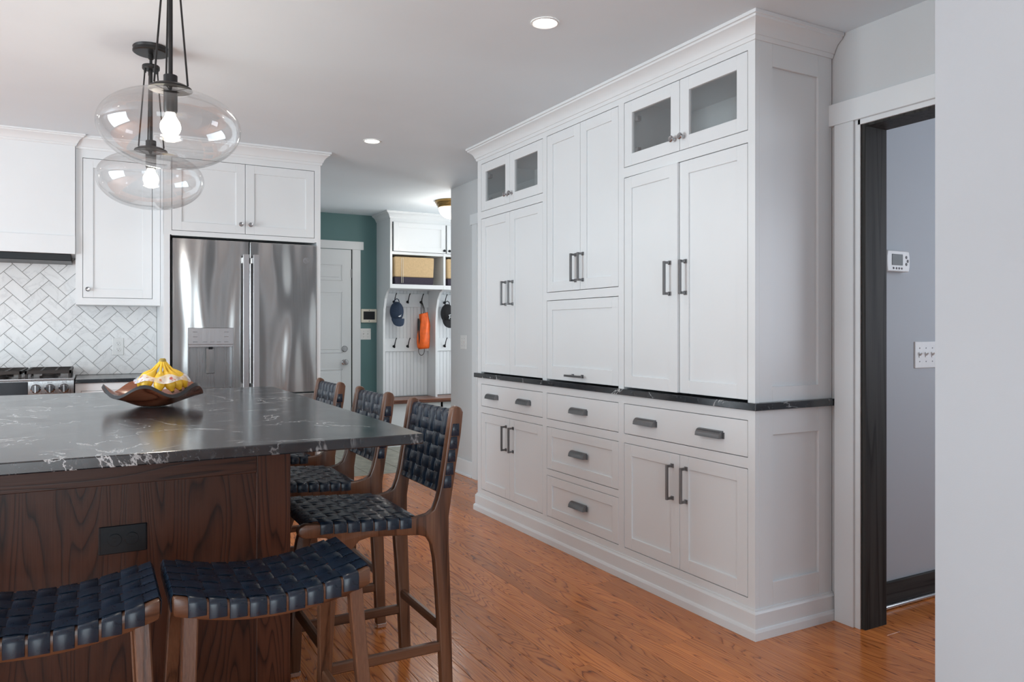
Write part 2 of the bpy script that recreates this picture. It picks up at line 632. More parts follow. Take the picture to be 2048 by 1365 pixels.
def wall(name, boxes, mat):
    mb = MB()
    for bx in boxes:
        mb.box(*bx)
    return struct(mb.build(name, mat))


# right wall with the doorway (y 1.17..1.99) and the far stretch beyond the hutch
wall('wall_right', [(WX, WX + 0.13, 1.99, 5.98, 0, CEIL), (WX, WX + 0.13, 1.04, 1.17, 0, CEIL), (WX, WX + 0.13, 1.17, 1.99, 2.03, CEIL)], M['wall'])
wall('wall_foreground', [(1.72, WX, -3.3, 1.077, 0, CEIL)], M['wall_blue'])
# hall behind the doorway
wall('wall_hall', [(2.82, 4.7, 2.095, 2.2, 0, CEIL), (4.6, 4.7, 1.35, 2.1, 0, CEIL), (4.6, 4.7, -0.7, -0.15, 0, CEIL),
                   (4.6, 4.7, -0.15, 1.35, 0, 0.9), (4.6, 4.7, -0.15, 1.35, 2.1, CEIL), (2.69, 4.7, -0.8, -0.7, 0, CEIL)], M['wall_blue'])
wall('wall_kitchen', [(-3.4, 1.40, KIT_Y, KIT_Y + 0.12, 0, CEIL), (1.28, 1.40, KIT_Y + 0.12, MUD_Y, 0, CEIL)], M['wall'])
wall('wall_mudroom', [(1.28, 2.64, MUD_Y - 0.02, MUD_Y + 0.1, 0, CEIL)], M['teal'])
wall('wall_mudroom_back', [(2.64, 4.7, MUD_Y, MUD_Y + 0.1, 0, CEIL), (4.6, 4.7, 5.98, 6.4, 0, CEIL), (4.6, 4.7, 7.4, MUD_Y, 0, CEIL), (4.6, 4.7, 6.4, 7.4, 0, 0.8), (4.6, 4.7, 6.4, 7.4, 2.1, CEIL), (WX + 0.13, 4.7, 5.86, 5.98, 0, CEIL)], M['trim'])
# left wall with two windows, back wall with a wide window: out of the picture, they let the daylight in
wall('wall_left', [(-3.4, -3.3, -3.3, 1.55, 0, CEIL), (-3.4, -3.3, 4.05, 8.0, 0, CEIL),
                   (-3.4, -3.3, 1.55, 4.05, 0, 0.08), (-3.4, -3.3, 1.55, 4.05, 2.12, CEIL)], M['wall'])
wall('wall_back', [(-3.4, -2.6, -3.3, -3.2, 0, CEIL), (0.2, 1.72, -3.3, -3.2, 0, CEIL), (-2.6, 0.2, -3.3, -3.2, 0, 0.45), (-2.6, 0.2, -3.3, -3.2, 2.2, CEIL)], M['wall'])


def window_unit(name, axis, at, a0, a1, z0, z1):
    """sash frame with one mullion and a pane in a wall opening"""
    mb = MB()
    f = 0.05
    segs = [(a0, a1, z0, z0 + f), (a0, a1, z1 - f, z1), (a0, a0 + f, z0, z1), (a1 - f, a1, z0, z1), ((a0 + a1) / 2 - 0.02, (a0 + a1) / 2 + 0.02, z0, z1)]
    for p, q, r, s in segs:
        if axis == 'x':
            mb.box(at, at + 0.06, p, q, r, s)
        else:
            mb.box(p, q, at, at + 0.06, r, s)
    w = struct(mb.build(name, M['trim']))
    mb = MB()
    if axis == 'x':
        mb.box(at + 0.025, at + 0.03, a0, a1, z0, z1)
    else:
        mb.box(a0, a1, at + 0.025, at + 0.03, z0, z1)
    mb.build('pane', M['winpane'], w)
    return w


window_unit('window_1', 'x', -3.38, 1.55, 2.8, 0.08, 2.12)
window_unit('window_2', 'x', -3.38, 2.8, 4.05, 0.08, 2.12)
window_unit('window_3', 'y', -3.28, -2.6, 0.2, 0.45, 2.2)
window_unit('added_window_4', 'x', 4.62, -0.15, 1.35, 0.9, 2.1)  # unseen hall window, added to go with its fill light
window_unit('added_window_5', 'x', 4.62, 6.4, 7.4, 0.8, 2.1)  # unseen mudroom window, added to go with its fill light

# doorway trim: white casing, white reveal, dark stained jamb
t1 = struct(MB().box(WX - 0.018, WX, 2.013, 2.102, 0, 2.041).build('trim_1', M['trim'], bev=0.0015))
mb = MB().box(WX - 0.022, WX, 1.03, 2.129, 2.041, 2.13)
mb.build('head_casing', M['trim'], t1, bev=0.0015)
MB().box(WX - 0.018, WX, 1.08, 1.165, 0, 2.041).build('side_casing', M['trim'], t1, bev=0.0015)
mb = MB().box(WX - 0.006, WX + 0.006, 1.99, 2.013, 0, 2.041).box(WX - 0.006, WX + 0.006, 1.165, 2.0, 2.022, 2.041)
mb.build('reveal', M['trim'], t1)
t2 = struct(MB().box(WX + 0.004, WX + 0.134, 1.972, 1.99, 0, 2.03).build('trim_2', M['jamb']))
MB().box(WX + 0.004, WX + 0.134, 1.188, 1.972, 2.012, 2.03).build('head_jamb', M['jamb'], t2)
MB().box(WX + 0.004, WX + 0.134, 1.17, 1.188, 0, 2.03).build('side_jamb', M['jamb'], t2)
bb = struct(MB().box(2.824, 4.6, 2.079, 2.095, 0.018, 0.112).build('baseboard_hall', M['jamb_x'], bev=0.002))
MB().tube([(2.824, 2.074, 0.010), (4.6, 2.074, 0.010)], 0.010, 10).build('shoe_moulding', M['steel_plain'], bb, smooth=0.7)

# casing of a further door past the hutch, and baseboard of that wall
t3 = struct(MB().box(WX - 0.018, WX, 5.44, 5.53, 0, 2.05).build('trim_3', M['trim'], bev=0.0015))
MB().box(WX - 0.022, WX, 4.62, 5.56, 2.05, 2.135).build('head_casing', M['trim'], t3, bev=0.0015)
d2 = struct(MB().box(WX - 0.006, WX, 4.68, 5.44, 0.01, 2.05).build('door_2', M['trim']))
bb2 = struct(MB().box(WX - 0.014, WX, 5.53, 5.98, 0.0, 0.13).build('baseboard_right', M['trim'], bev=0.003))
MB().box(WX - 0.026, WX - 0.014, 5.53, 5.98, 0.0, 0.02).build('shoe_moulding', M['trim'], bb2, bev=0.004)


# ------------------------------------------------------------------ cabinetry helpers (front faces -Y, front surface at y = 0)
def shaker(mb, x0, x1, z0, z1, y=0.0, t=0.02, rail=0.056, rec=0.008, panel=True, brail=None):
    br = brail or rail
    mb.box(x0, x0 + rail, y, y + t, z0, z1)
    mb.box(x1 - rail, x1, y, y + t, z0, z1)
    mb.box(x0 + rail, x1 - rail, y, y + t, z1 - rail, z1)
    mb.box(x0 + rail, x1 - rail, y, y + t, z0, z0 + br)
    if panel:
        mb.box(x0 + rail - 0.002, x1 - rail + 0.002, y + rec, y + t - 0.003, z0 + br - 0.002, z1 - rail + 0.002)


def bar_pull(parent, x, z0, z1, y=0.0, vertical=True, inset=0.0):
    mb = MB()
    s = 0.0055
    out = y - 0.033
    if vertical:
        mb.box(x - s, x + s, out - s, out + s, z0 - 0.006, z1 + 0.006)
        for z in (z0 + inset, z1 - inset):
            mb.box(x - s, x + s, out, y - 0.006, z - s, z + s)
            mb.box(x - 0.009, x + 0.009, y - 0.006, y, z - 0.009, z + 0.009)
    else:
        mb.box(z0 - 0.006, z1 + 0.006, out - s, out + s, x - s, x + s)
        for z in (z0 + inset, z1 - inset):
            mb.box(z - s, z + s, out, y - 0.006, x - s, x + s)
            mb.box(z - 0.009, z + 0.009, y - 0.006, y, x - 0.009, x + 0.009)
    return mb.build('handle', M['pull'], parent, bev=0.0012)


def cup_pull(parent, x, z, y=0.0, w=0.135):
    prof = [(y, z + 0.019), (y - 0.010, z + 0.018), (y - 0.019, z + 0.012), (y - 0.025, z + 0.002), (y - 0.027, z - 0.012),
            (y - 0.0245, z - 0.012), (y - 0.022, z + 0.001), (y - 0.016, z + 0.009), (y - 0.008, z + 0.014), (y, z + 0.015)]
    mb = MB().prism(prof, 'x', x - w / 2, x + w / 2)
    side = [(y, z + 0.019), (y - 0.010, z + 0.018), (y - 0.019, z + 0.012), (y - 0.025, z + 0.002), (y - 0.027, z - 0.012), (y, z - 0.012)]
    mb.prism(side, 'x', x - w / 2 - 0.002, x - w / 2)
    mb.prism(side, 'x', x + w / 2, x + w / 2 + 0.002)
    mb.box(x - w / 2 - 0.009, x + w / 2 + 0.009, y - 0.003, y, z - 0.013, z + 0.013)
    return mb.build('handle', M['pull'], parent, smooth=0.5)


def knob(parent, x, z, y=0.0, mat=None, r=0.0145):
    mb = MB().lathe([(0.008, y), (0.0065, y - 0.004), (0.0055, y - 0.014), (r * 0.8, y - 0.018), (r, y - 0.021), (r, y - 0.026), (r * 0.82, y - 0.029), (r * 0.3, y - 0.0275)],
                    (x, 0, z), 20, 'y')
    return mb.build('knob', mat or M['knobsteel'], parent, smooth=0.6)


CROWN = [(0, 0), (0.006, 0), (0.010, 0.010), (0.010, 0.016), (0.014, 0.018), (0.018, 0.030), (0.028, 0.048), (0.044, 0.062), (0.052, 0.066), (0.054, 0.074), (0.061, 0.076), (0.061, 0.089), (0, 0.089)]


def crown(parent, path, z0, z1, k=1.0):
    h = z1 - z0
    prof = [(o * k, z0 + z / 0.089 * h) for o, z in CROWN]
    return MB().sweep(path, prof).build('crown_moulding', M['cab'], parent, smooth=0.45)


# ------------------------------------------------------------------ the built-in hutch on the right wall
HUT = dict(loc=(2.245, 4.556, 0), rotz=-PI / 2)
L_H, D_H = 2.431, 0.441
FAR, MID, NEAR = (0.053, 0.840), (0.884, 1.556), (1.599, 2.394)
G = 0.0031

base = thing('base_cabinet', 'long white built-in base cabinet with cup pulls under narrow black counter', 'cabinet', **HUT)
mb = MB()
mb.box(0.0, L_H - 0.02, 0.022, D_H, 0.10, 0.884)
mb.build('carcass', M['cab'], base)
mb = MB()      # face frame: stiles and rails around the openings
for a, b_ in ((0, FAR[0]), (FAR[1], MID[0]), (MID[1], NEAR[0]), (NEAR[1], L_H)):
    mb.box(a, b_, 0, 0.0218, 0.0, 0.886)
for a, b_ in (FAR, NEAR):
    for z0, z1 in ((0.0, 0.147), (0.655, 0.697), (0.845, 0.886)):
        mb.box(a, b_, 0, 0.0218, z0, z1)
for z0, z1 in ((0.0, 0.147), (0.380, 0.415), (0.655, 0.697), (0.845, 0.886)):
    mb.box(MID[0], MID[1], 0, 0.0218, z0, z1)
mb.build('face_frame', M['cab'], base)
for (a, b_), n in ((FAR, 'far'), (NEAR, 'near')):
    d = MB().box(a + G, b_ - G, 0, 0.02, 0.697 + G, 0.845 - G).build('drawer', M['cab'], base, bev=0.0012)
    w = b_ - a
    cup_pull(d, a + w * 0.215, 0.768)
    cup_pull(d, a + w * (0.745 if n == 'near' else 0.735), 0.768)
    c = (a + b_) / 2
    for x0, x1, hx in ((a + G, c - G / 2, c - 0.062), (c + G / 2, b_ - G, c + 0.028)):
        mb = MB()
        shaker(mb, x0, x1, 0.147 + G, 0.655 - G)
        d = mb.build('door', M['cab'], base, bev=0.0012)
        bar_pull(d, hx + 0.017, 0.455, 0.598)
for i, (z0, z1) in enumerate(((0.697, 0.845), (0.415, 0.655), (0.147, 0.380))):
    mb = MB()
    if i == 0:
        mb.box(MID[0] + G, MID[1] - G, 0, 0.02, z0 + G, z1 - G)
    else:
        shaker(mb, MID[0] + G, MID[1] - G, z0 + G, z1 - G, rail=0.05)
    d = mb.build('drawer', M['cab'], base, bev=0.0012)
    cup_pull(d, 1.214, (z0 + z1) / 2 - (0.004 if i == 0 else -0.002))
# panelled end towards the doorway and base moulding
mb = MB()
ex = L_H - 0.02
mb.box(ex, L_H - 0.012, 0.0219, D_H, 0.0, 0.886)
for y0, y1, z0, z1 in ((0.0219, 0.098, 0, 0.886), (0.362, D_H, 0, 0.886), (0.098, 0.362, 0.0, 0.205), (0.098, 0.362, 0.785, 0.886)):
    mb.box(L_H - 0.0121, L_H, y0, y1, z0, z1)
mb.build('end_panel', M['cab'], base, bev=0.001)
path = [(0, D_H), (0, 0), (L_H, 0), (L_H, D_H)]
MB().sweep(path, [(0, 0), (0.013, 0), (0.013, 0.098), (0.010, 0.104), (0.006, 0.106), (0.005, 0.113), (0, 0.113)]).build('base_moulding', M['cab'], base)
MB().sweep(path, [(0.013, 0), (0.022, 0), (0.022, 0.03), (0.018, 0.04), (0.013, 0.042)]).build('shoe_moulding', M['cab'], base)

ct = MB().box(-0.02, L_H + 0.02, -0.02, D_H, 0.886, 0.915).build('countertop', M['stone'], bev=0.002)
ct.location, ct.rotation_euler = HUT['loc'], (0, 0, HUT['rotz'])
tag(ct, 'narrow black stone countertop with white flecks along the tall white built-in', 'countertop')

up = thing('pantry_cabinet', 'tall white built-in pantry cabinet with glass top doors and crown moulding', 'cabinet', **HUT)
UZ0, UZ1 = 0.915, 2.330
mb = MB()      # carcass of boards, open behind the glass doors
mb.box(0, 0.018, 0.022, D_H, UZ0, UZ1).box(L_H - 0.03, L_H - 0.02, 0.022, D_H, UZ0, UZ1)
mb.box(0, L_H - 0.02, D_H - 0.012, D_H, UZ0, UZ1).box(0, L_H - 0.02, 0.022, D_H, UZ1 - 0.018, UZ1)
mb.box(0.846, 0.878, 0.022, D_H - 0.012, UZ0, UZ1).box(1.562, 1.593, 0.022, D_H - 0.012, UZ0, UZ1)
for a, b_ in (FAR, NEAR):
    mb.box(a - 0.02, b_ + 0.01, 0.022, D_H - 0.012, 1.95, 1.968)
mb.box(MID[0], MID[1], 0.022, D_H - 0.012, 1.38, 1.40)
mb.build('carcass', M['cab'], up)
mb = MB()
for a, b_ in ((0, FAR[0]), (FAR[1], MID[0]), (MID[1], NEAR[0]), (NEAR[1], L_H)):
    mb.box(a, b_, 0, 0.0218, UZ0, CEIL - 0.002)
for a, b_ in (FAR, NEAR):
    for z0, z1 in ((1.935, 1.982), (2.297, CEIL - 0.002)):
        mb.box(a, b_, 0, 0.0218, z0, z1)
for z0, z1 in ((1.366, 1.410), (2.297, CEIL - 0.002)):
    mb.box(MID[0], MID[1], 0, 0.0218, z0, z1)
mb.build('face_frame', M['cab'], up)
for (a, b_), n in ((FAR, 'far'), (NEAR, 'near')):
    c = (a + b_) / 2
    for s, (x0, x1, hx, kx) in enumerate(((a + G, c - G / 2, c - 0.05, c - 0.03), (c + G / 2, b_ - G, c + 0.04, c + 0.028))):
        # glass door
        mb = MB()
        shaker(mb, x0, x1, 1.982 + G, 2.297 - G, rail=0.057, panel=False)
        d = mb.build('glass_door', M['cab'], up, bev=0.0012)
        MB().box(x0 + 0.055, x1 - 0.055, 0.009, 0.012, 2.037, 2.242).build('pane', M['pane'], d)
        knob(d, kx, 2.040)
        for hz in (2.06, 2.21):
            hxx = x0 + 0.064 if s == 0 else x1 - 0.064
            MB().box(hxx - 0.012, hxx + 0.012, 0.02, 0.045, hz - 0.012, hz + 0.012).build('hinge', M['button'], d, bev=0.003)
        # tall door; the left one of the near pair stands a little ajar
        mb = MB()
        shaker(mb, 0, x1 - x0, 0.924, 1.935 - G)
        ajar = math.radians(-1.7) if (n == 'near' and s == 0) else 0
        d = mb.build('tall_door', M['cab'], up, bev=0.0012, loc=(x0, 0, 0), rot=(0, 0, ajar))
        bar_pull(d, hx - x0, 1.36, 1.497)
c = (MID[0] + MID[1]) / 2
for x0, x1, hx in ((MID[0] + G, c - G / 2, c - 0.040), (c + G / 2, MID[1] - G, c + 0.028)):
    mb = MB()
    shaker(mb, x0, x1, 1.410 + G, 2.297 - G)
    d = mb.build('door', M['cab'], up, bev=0.0012)
    bar_pull(d, hx, 1.463, 1.60)
mb = MB()
shaker(mb, MID[0] + G, MID[1] - G, 0.924, 1.366 - G, rail=0.052, brail=0.075)
d = mb.build('lift_door', M['cab'], up, bev=0.0012)
bar_pull(d, 0.955, 1.125, 1.275, vertical=False, inset=0.03)
mb = MB()
mb.box(ex, L_H - 0.012, 0.0219, D_H, UZ0, CEIL - 0.002)
for y0, y1, z0, z1 in ((0.0219, 0.095, UZ0, CEIL - 0.002), (0.358, D_H, UZ0, CEIL - 0.002), (0.095, 0.358, UZ0, 0.975), (0.095, 0.358, 2.237, CEIL - 0.002)):
    mb.box(L_H - 0.0121, L_H, y0, y1, z0, z1)
mb.build('end_panel', M['cab'], up, bev=0.001)
crown(up, [(0, D_H), (0, 0), (L_H, 0), (L_H, D_H)], 2.326, CEIL - 0.0005)

# ------------------------------------------------------------------ kitchen wall: hood, wall cabinet, fridge surround, fridge, range, counter
hood = thing('range_hood', 'white panelled range hood with dark steel underside', 'range hood', (0, 5.44, 0))
MB().box(-1.06, -0.104, 0.008, 0.345, 1.672, CEIL - 0.002).build('body', M['cab'], hood)
MB().box(-1.07, -0.1025, 0.0, 0.012, 1.672, 1.786).build('lower_band', M['cab'], hood, bev=0.002)
MB().box(-1.045, -0.125, 0.012, 0.33, 1.628, 1.672).build('liner', M['black'], hood, bev=0.003)
crown(hood, [(-1.06, 0.345), (-1.06, 0.008), (-0.104, 0.008), (-0.104, 0.03)], 2.345, CEIL - 0.0005, 0.95)

uc = thing('wall_cabinet', 'single-door white wall cabinet hung beside the range hood', 'cabinet', (0, 5.475, 0))
MB().box(-0.102, 0.3785, 0.022, 0.312, 1.36, CEIL - 0.09).build('carcass', M['cab'], uc)
mb = MB()
for bx in ((-0.102, -0.064, 1.36, CEIL - 0.002), (0.334, 0.3785, 1.36, CEIL - 0.002), (-0.064, 0.334, 1.36, 1.402), (-0.064, 0.334, 2.284, CEIL - 0.002)):
    mb.box(bx[0], bx[1], 0, 0.0218, bx[2], bx[3])
mb.build('face_frame', M['cab'], uc)
mb = MB()
shaker(mb, -0.064 + G, 0.334 - G, 1.402 + G, 2.284 - G)
d = mb.build('door', M['cab'], uc, bev=0.0012)
knob(d, -0.034, 1.457)
crown(uc, [(-0.102, 0), (0.3785, 0)], 2.335, CEIL - 0.0005)

fs = thing('fridge_surround', 'white cabinet surround with two doors above the steel refrigerator', 'cabinet', (0, 5.20, 0))
for x0, x1 in ((0.380, 0.416), (1.334, 1.361)):
    MB().box(x0, x1, 0, 0.585, 0, CEIL - 0.09).build('side_panel', M['cab'], fs, bev=0.001)
MB().box(0.416, 1.334, 0.022, 0.585, 1.80, CEIL - 0.09).build('carcass', M['cab'], fs)
mb = MB()
for bx in ((0.380, 0.425, 1.8, CEIL - 0.002), (1.32, 1.361, 1.8, CEIL - 0.002), (0.425, 1.32, 1.796, 1.826), (0.425, 1.32, 2.288, CEIL - 0.002)):
    mb.box(bx[0], bx[1], -0.0005, 0.0218, bx[2], bx[3])
mb.build('face_frame', M['cab'], fs)
for x0, x1, kx in ((0.425 + G, 0.8655, 0.838), (0.8685, 1.32 - G, 0.898)):
    mb = MB()
    shaker(mb, x0, x1, 1.826 + G, 2.288 - G, y=-0.0005)
    d = mb.build('door', M['cab'], fs, bev=0.0012)
    knob(d, kx, 1.889)
crown(fs, [(0.380, 0.275), (0.380, 0), (1.361, 0), (1.361, 0.585)], 2.328, CEIL - 0.0005)

fr = thing('refrigerator', 'stainless steel french door refrigerator with water dispenser', 'refrigerator', (0, 5.19, 0))
MB().box(0.428, 1.330, 0.065, 0.55, 0.02, 1.775).build('body', M['button'], fr, bev=0.004)
mb = MB()      # left door with the dispenser opening
mb.box(0.430, 0.518, 0, 0.062, 0.78, 1.778).box(0.793, 0.8865, 0, 0.062, 0.78, 1.778)
mb.box(0.518, 0.793, 0, 0.062, 1.214, 1.778).box(0.518, 0.793, 0, 0.062, 0.78, 0.82)
dl = mb.build('door', M['steel'], fr)
MB().box(0.8863, 0.8947, 0.012, 0.06, 0.78, 1.775).build('door_gap_shade', M['black'], fr)  # black strip stands in for the shade in the gap between doors
MB().box(0.8945, 1.330, 0, 0.062, 0.78, 1.778).build('door', M['steel'], fr, bev=0.004)
for z0, z1 in ((0.42, 0.772), (0.06, 0.412)):
    dd = MB().box(0.430, 1.330, 0, 0.062, z0, z1).build('drawer', M['steel'], fr, bev=0.004)
    MB().box(0.50, 1.26, -0.05, -0.035, z1 - 0.06, z1 - 0.035).box(0.52, 0.54, -0.036, 0, z1 - 0.06, z1 - 0.035).box(1.22, 1.24, -0.036, 0, z1 - 0.06, z1 - 0.035).build('handle', M['steel_plain'], dd, bev=0.002)
dp = MB().box(0.518, 0.793, 0.055, 0.062, 0.82, 1.214).box(0.518, 0.526, 0.004, 0.056, 0.82, 1.107).box(0.785, 0.793, 0.004, 0.056, 0.82, 1.107).box(0.518, 0.793, 0.002, 0.056, 0.815, 0.83).build('dispenser', M['steel_panel'], dl)  # darker steel stands in for the shade of a deeper recess
MB().box(0.518, 0.793, -0.001, 0.05, 1.107, 1.213).build('control_panel', M['steel_plain'], dp, bev=0.002)
MB().box(0.522, 0.789, 0.0, 0.05, 1.092, 1.106).build('trim_strip', M['steel_plain'], dp, bev=0.001)
MB().box(0.628, 0.682, 0.034, 0.040, 0.92, 1.085).build('paddle', M['steel'], dp, bev=0.003)
MB().box(0.642, 0.668, 0.012, 0.04, 1.076, 1.094).build('spout', M['black'], dp, bev=0.003)
for i, (lx, lz) in enumerate(((0.548, 1.185), (0.548, 1.155), (0.548, 1.122), (0.735, 1.185), (0.735, 1.155), (0.735, 1.122), (0.605, 1.122), (0.65, 1.122), (0.69, 1.122))):
    MB().box(lx, lx + 0.026, -0.002, 0.0, lz, lz + 0.004).build('button_mark', M['button'], dp)
for hx in (0.862, 0.925):
    mb = MB().box(hx - 0.019, hx + 0.019, -0.062, -0.050, 0.80, 1.69)
    mb.box(hx - 0.016, hx + 0.016, -0.05, 0.0, 0.82, 0.85).box(hx - 0.016, hx + 0.016, -0.05, 0.0, 1.635, 1.675)
    mb.build('handle', M['steel_plain'], fr, bev=0.003)
bd = MB().lathe([(0.020, 0.0), (0.020, -0.002), (0.017, -0.0025), (0.0, -0.0025)][:3], (1.26, 0, 1.672), 28, 'y').build('badge', M['button'], fr, smooth=0.6)
text_mesh('GE', 0.018, M['steel_plain'], 'badge_lettering', bd, (1.26, -0.0032, 1.672), (PI / 2, 0, 0))
MB().lathe([(0.0195, -0.002), (0.0195, -0.0035), (0.017, -0.0035), (0.017, -0.002)], (1.26, 0, 1.672), 28, 'y', cap=False).build('badge_ring', M['steel_plain'], bd)

rg = thing('gas_range', 'stainless gas range with cast iron grates and chrome knobs', 'range', (0, 5.20, 0))
RX0, RX1 = -0.868, -0.106
MB().box(RX0, RX1, 0.02, 0.57, 0.02, 0.905).build('body', M['steel_plain'], rg, bev=0.003)
cp = MB().prism([(0.02, 0.80), (0.0, 0.815), (-0.005, 0.83), (0.0, 0.90), (0.012, 0.912), (0.03, 0.912), (0.03, 0.80)], 'x', RX0, RX1).build('control_panel', M['steel_panel'], rg, smooth=0.4)
MB().box(-0.64, -0.336, -0.009, 0.0, 0.822, 0.899).build('display', M['screen'], cp, bev=0.002)
for kx in (-0.156, -0.227, -0.298, -0.678, -0.75, -0.82):
    k = MB().lathe([(0.027, -0.004), (0.027, -0.010), (0.024, -0.012), (0.022, -0.032), (0.018, -0.036), (0.004, -0.036)], (kx, 0, 0.858), 28, 'y').build('knob', M['knobchrome'], cp, smooth=0.6)
    MB().box(kx - 0.004, kx + 0.004, -0.042, -0.034, 0.836, 0.88).build('knob_grip', M['steel_plain'], k, bev=0.001)
    MB().box(kx - 0.012, kx + 0.012, -0.0065, -0.004, 0.8915, 0.8945).build('knob_mark', M['button'], cp)
MB().box(RX0, RX1, 0.015, 0.57, 0.905, 0.915).build('cooktop', M['steel_plain'], rg, bev=0.002)
MB().box(RX0 + 0.01, RX1 - 0.01, -0.012, 0.02, 0.25, 0.79).build('oven_door', M['steel_plain'], rg, bev=0.004)
MB().tube([(RX0 + 0.06, -0.05, 0.745), (RX1 - 0.06, -0.05, 0.745)], 0.011, 12).box(RX0 + 0.09, RX0 + 0.11, -0.045, -0.012, 0.737, 0.753).box(RX1 - 0.11, RX1 - 0.09, -0.045, -0.012, 0.737, 0.753).build('oven_handle', M['steel_plain'], rg, smooth=0.6)
for gx0 in (RX0 + 0.012, RX0 + 0.262, RX0 + 0.512):
    gx1 = gx0 + 0.238
    mb = MB()
    for a, b_, c_, d_ in ((gx0, gx1, 0.03, 0.045), (gx0, gx1, 0.525, 0.54), (gx0, gx0 + 0.014, 0.03, 0.54), (gx1 - 0.014, gx1, 0.03, 0.54)):
        mb.box(a, b_, c_, d_, 0.942, 0.962)
    for a in (gx0 + 0.075, gx0 + 0.15):
        mb.box(a, a + 0.012, 0.045, 0.525, 0.946, 0.962)
    for c_ in (0.16, 0.28, 0.40):
        mb.box(gx0 + 0.014, gx1 - 0.014, c_, c_ + 0.012, 0.946, 0.962)
    for a in (gx0 + 0.003, gx1 - 0.017):
        for c_ in (0.035, 0.52):
            mb.box(a, a + 0.014, c_, c_ + 0.014, 0.915, 0.944)
    g = mb.build('grate', M['iron'], rg, bev=0.002)
    for c_ in (0.15, 0.42):
        MB().lathe([(0.05, 0.915), (0.05, 0.925), (0.038, 0.927), (0.036, 0.936), (0.01, 0.938)], ((gx0 + gx1) / 2, c_, 0), 20).build('burner_cap', M['iron'], g, smooth=0.6)

bc = thing('base_cabinet', 'small white base cabinet between range and refrigerator', 'cabinet', (0, 5.25, 0))
MB().box(-0.100, 0.378, 0.035, 0.545, 0.09, 0.878).build('carcass', M['cab'], bc)
mb = MB()
for bx in ((-0.100, -0.07, 0.09, 0.878), (0.342, 0.378, 0.09, 0.878), (-0.07, 0.342, 0.832, 0.878), (-0.07, 0.342, 0.665, 0.69), (-0.07, 0.342, 0.09, 0.13)):
    mb.box(bx[0], bx[1], 0.014, 0.0355, bx[2], bx[3])
mb.build('face_frame', M['cab'], bc)
MB().box(-0.068, 0.340, 0.014, 0.034, 0.692, 0.830).build('drawer', M['cab'], bc, bev=0.001)
mb = MB()
shaker(mb, -0.068, 0.340, 0.132, 0.663, y=0.014)
MB_ = mb.build('door', M['cab'], bc, bev=0.001)
MB().box(-0.100, 0.378, 0.075, 0.545, 0.0, 0.09).build('toe_kick', M['cab'], bc)
tag(MB().box(-0.1005, 0.3785, 5.25, 5.792, 0.878, 0.902).build('countertop', M['stone'], bev=0.002), 'short black stone counter between the gas range and the refrigerator', 'countertop')

# herringbone marble backsplash: a grout bed on the kitchen wall with every tile its own piece
W_T = 0.070
splash = struct(MB().box(-1.30, 0.3795, KIT_Y - 0.004, KIT_Y - 0.0005, 0.903, 1.672).build('wall_backsplash', M['grout']))


def clip(poly, axis, lim, keep_less):
    out = []
    for i in range(len(poly)):
        a, b_ = poly[i], poly[(i + 1) % len(poly)]
        ia = (a[axis] <= lim) == keep_less
        ib = (b_[axis] <= lim) == keep_less
        if ia:
            out.append(a)
        if ia != ib:
            t = (lim - a[axis]) / (b_[axis] - a[axis])
            out.append((a[0] + t * (b_[0] - a[0]), a[1] + t * (b_[1] - a[1])))
    return out


ca = math.cos(PI / 4)
n_t = 0
for b_ in range(-12, 13):
    for a in range(-40, 41):
        for x0, y0, x1, y1 in ((a + 4 * b_, a, a + 4 * b_ + 2, a + 1), (a + 4 * b_, a + 1, a + 4 * b_ + 1, a + 3)):
            g = 0.018
            q = [(x0 + g, y0 + g), (x1 - g, y0 + g), (x1 - g, y1 - g), (x0 + g, y1 - g)]
            q = [((px - py) * ca * W_T + 0.04, (px + py) * ca * W_T + 0.93) for px, py in q]
            cx, cz = sum(p[0] for p in q) / 4, sum(p[1] for p in q) / 4
            if not (-1.0 < cx < 0.5 and 0.8 < cz < 1.78):
                continue
            for ax, lim, less in ((0, -0.92, False), (0, 0.379, True), (1, 0.9035, False), (1, 1.671, True)):
                if q:
                    q = clip(q, ax, lim, less)
            if len(q) < 3:
                continue
            if cx > -0.05 and cz > 1.50:
                continue      # behind the wall cabinet
            MB().prism(q, 'y', KIT_Y - 0.0105, KIT_Y - 0.004).build('tile', M['marble'], splash, bev=0.0008)
            n_t += 1


# electrical plates
def duplex(parent, cx, cz, horizontal=False, face=None, slot=None):
    """two receptacle faces with slots, at y = front"""
    for s in (-1, 1):
        px, pz = (cx + s * 0.02, cz) if horizontal else (cx, cz + s * 0.02)
        f = MB().lathe([(0.0165, 0.0), (0.0165, -0.0022), (0.0155, -0.0028)], (px, 0, pz), 20, 'y').build('receptacle', face, parent)
        mb = MB()
        if horizontal:
            mb.box(px - 0.004, px + 0.004, -0.0034, -0.002, pz + 0.004, pz + 0.0055).box(px - 0.004, px + 0.004, -0.0034, -0.002, pz - 0.0055, pz - 0.004)
        else:
            mb.box(px - 0.007, px - 0.0055, -0.0034, -0.002, pz - 0.001, pz + 0.008).box(px + 0.0055, px + 0.007, -0.0034, -0.002, pz, pz + 0.007)
            mb.lathe([(0.0025, -0.002), (0.0025, -0.0034)], (px, 0, pz - 0.007), 10, 'y')
        mb.build('slots', slot, f)


def plate(root, w, h, mat, t=0.005):
    return MB().prism([(-w / 2, 0), (w / 2, 0), (w / 2 - 0.004, -t), (-w / 2 + 0.004, -t)], 'z', -h / 2, h / 2).build('cover_plate', mat, root, bev=0.0015)


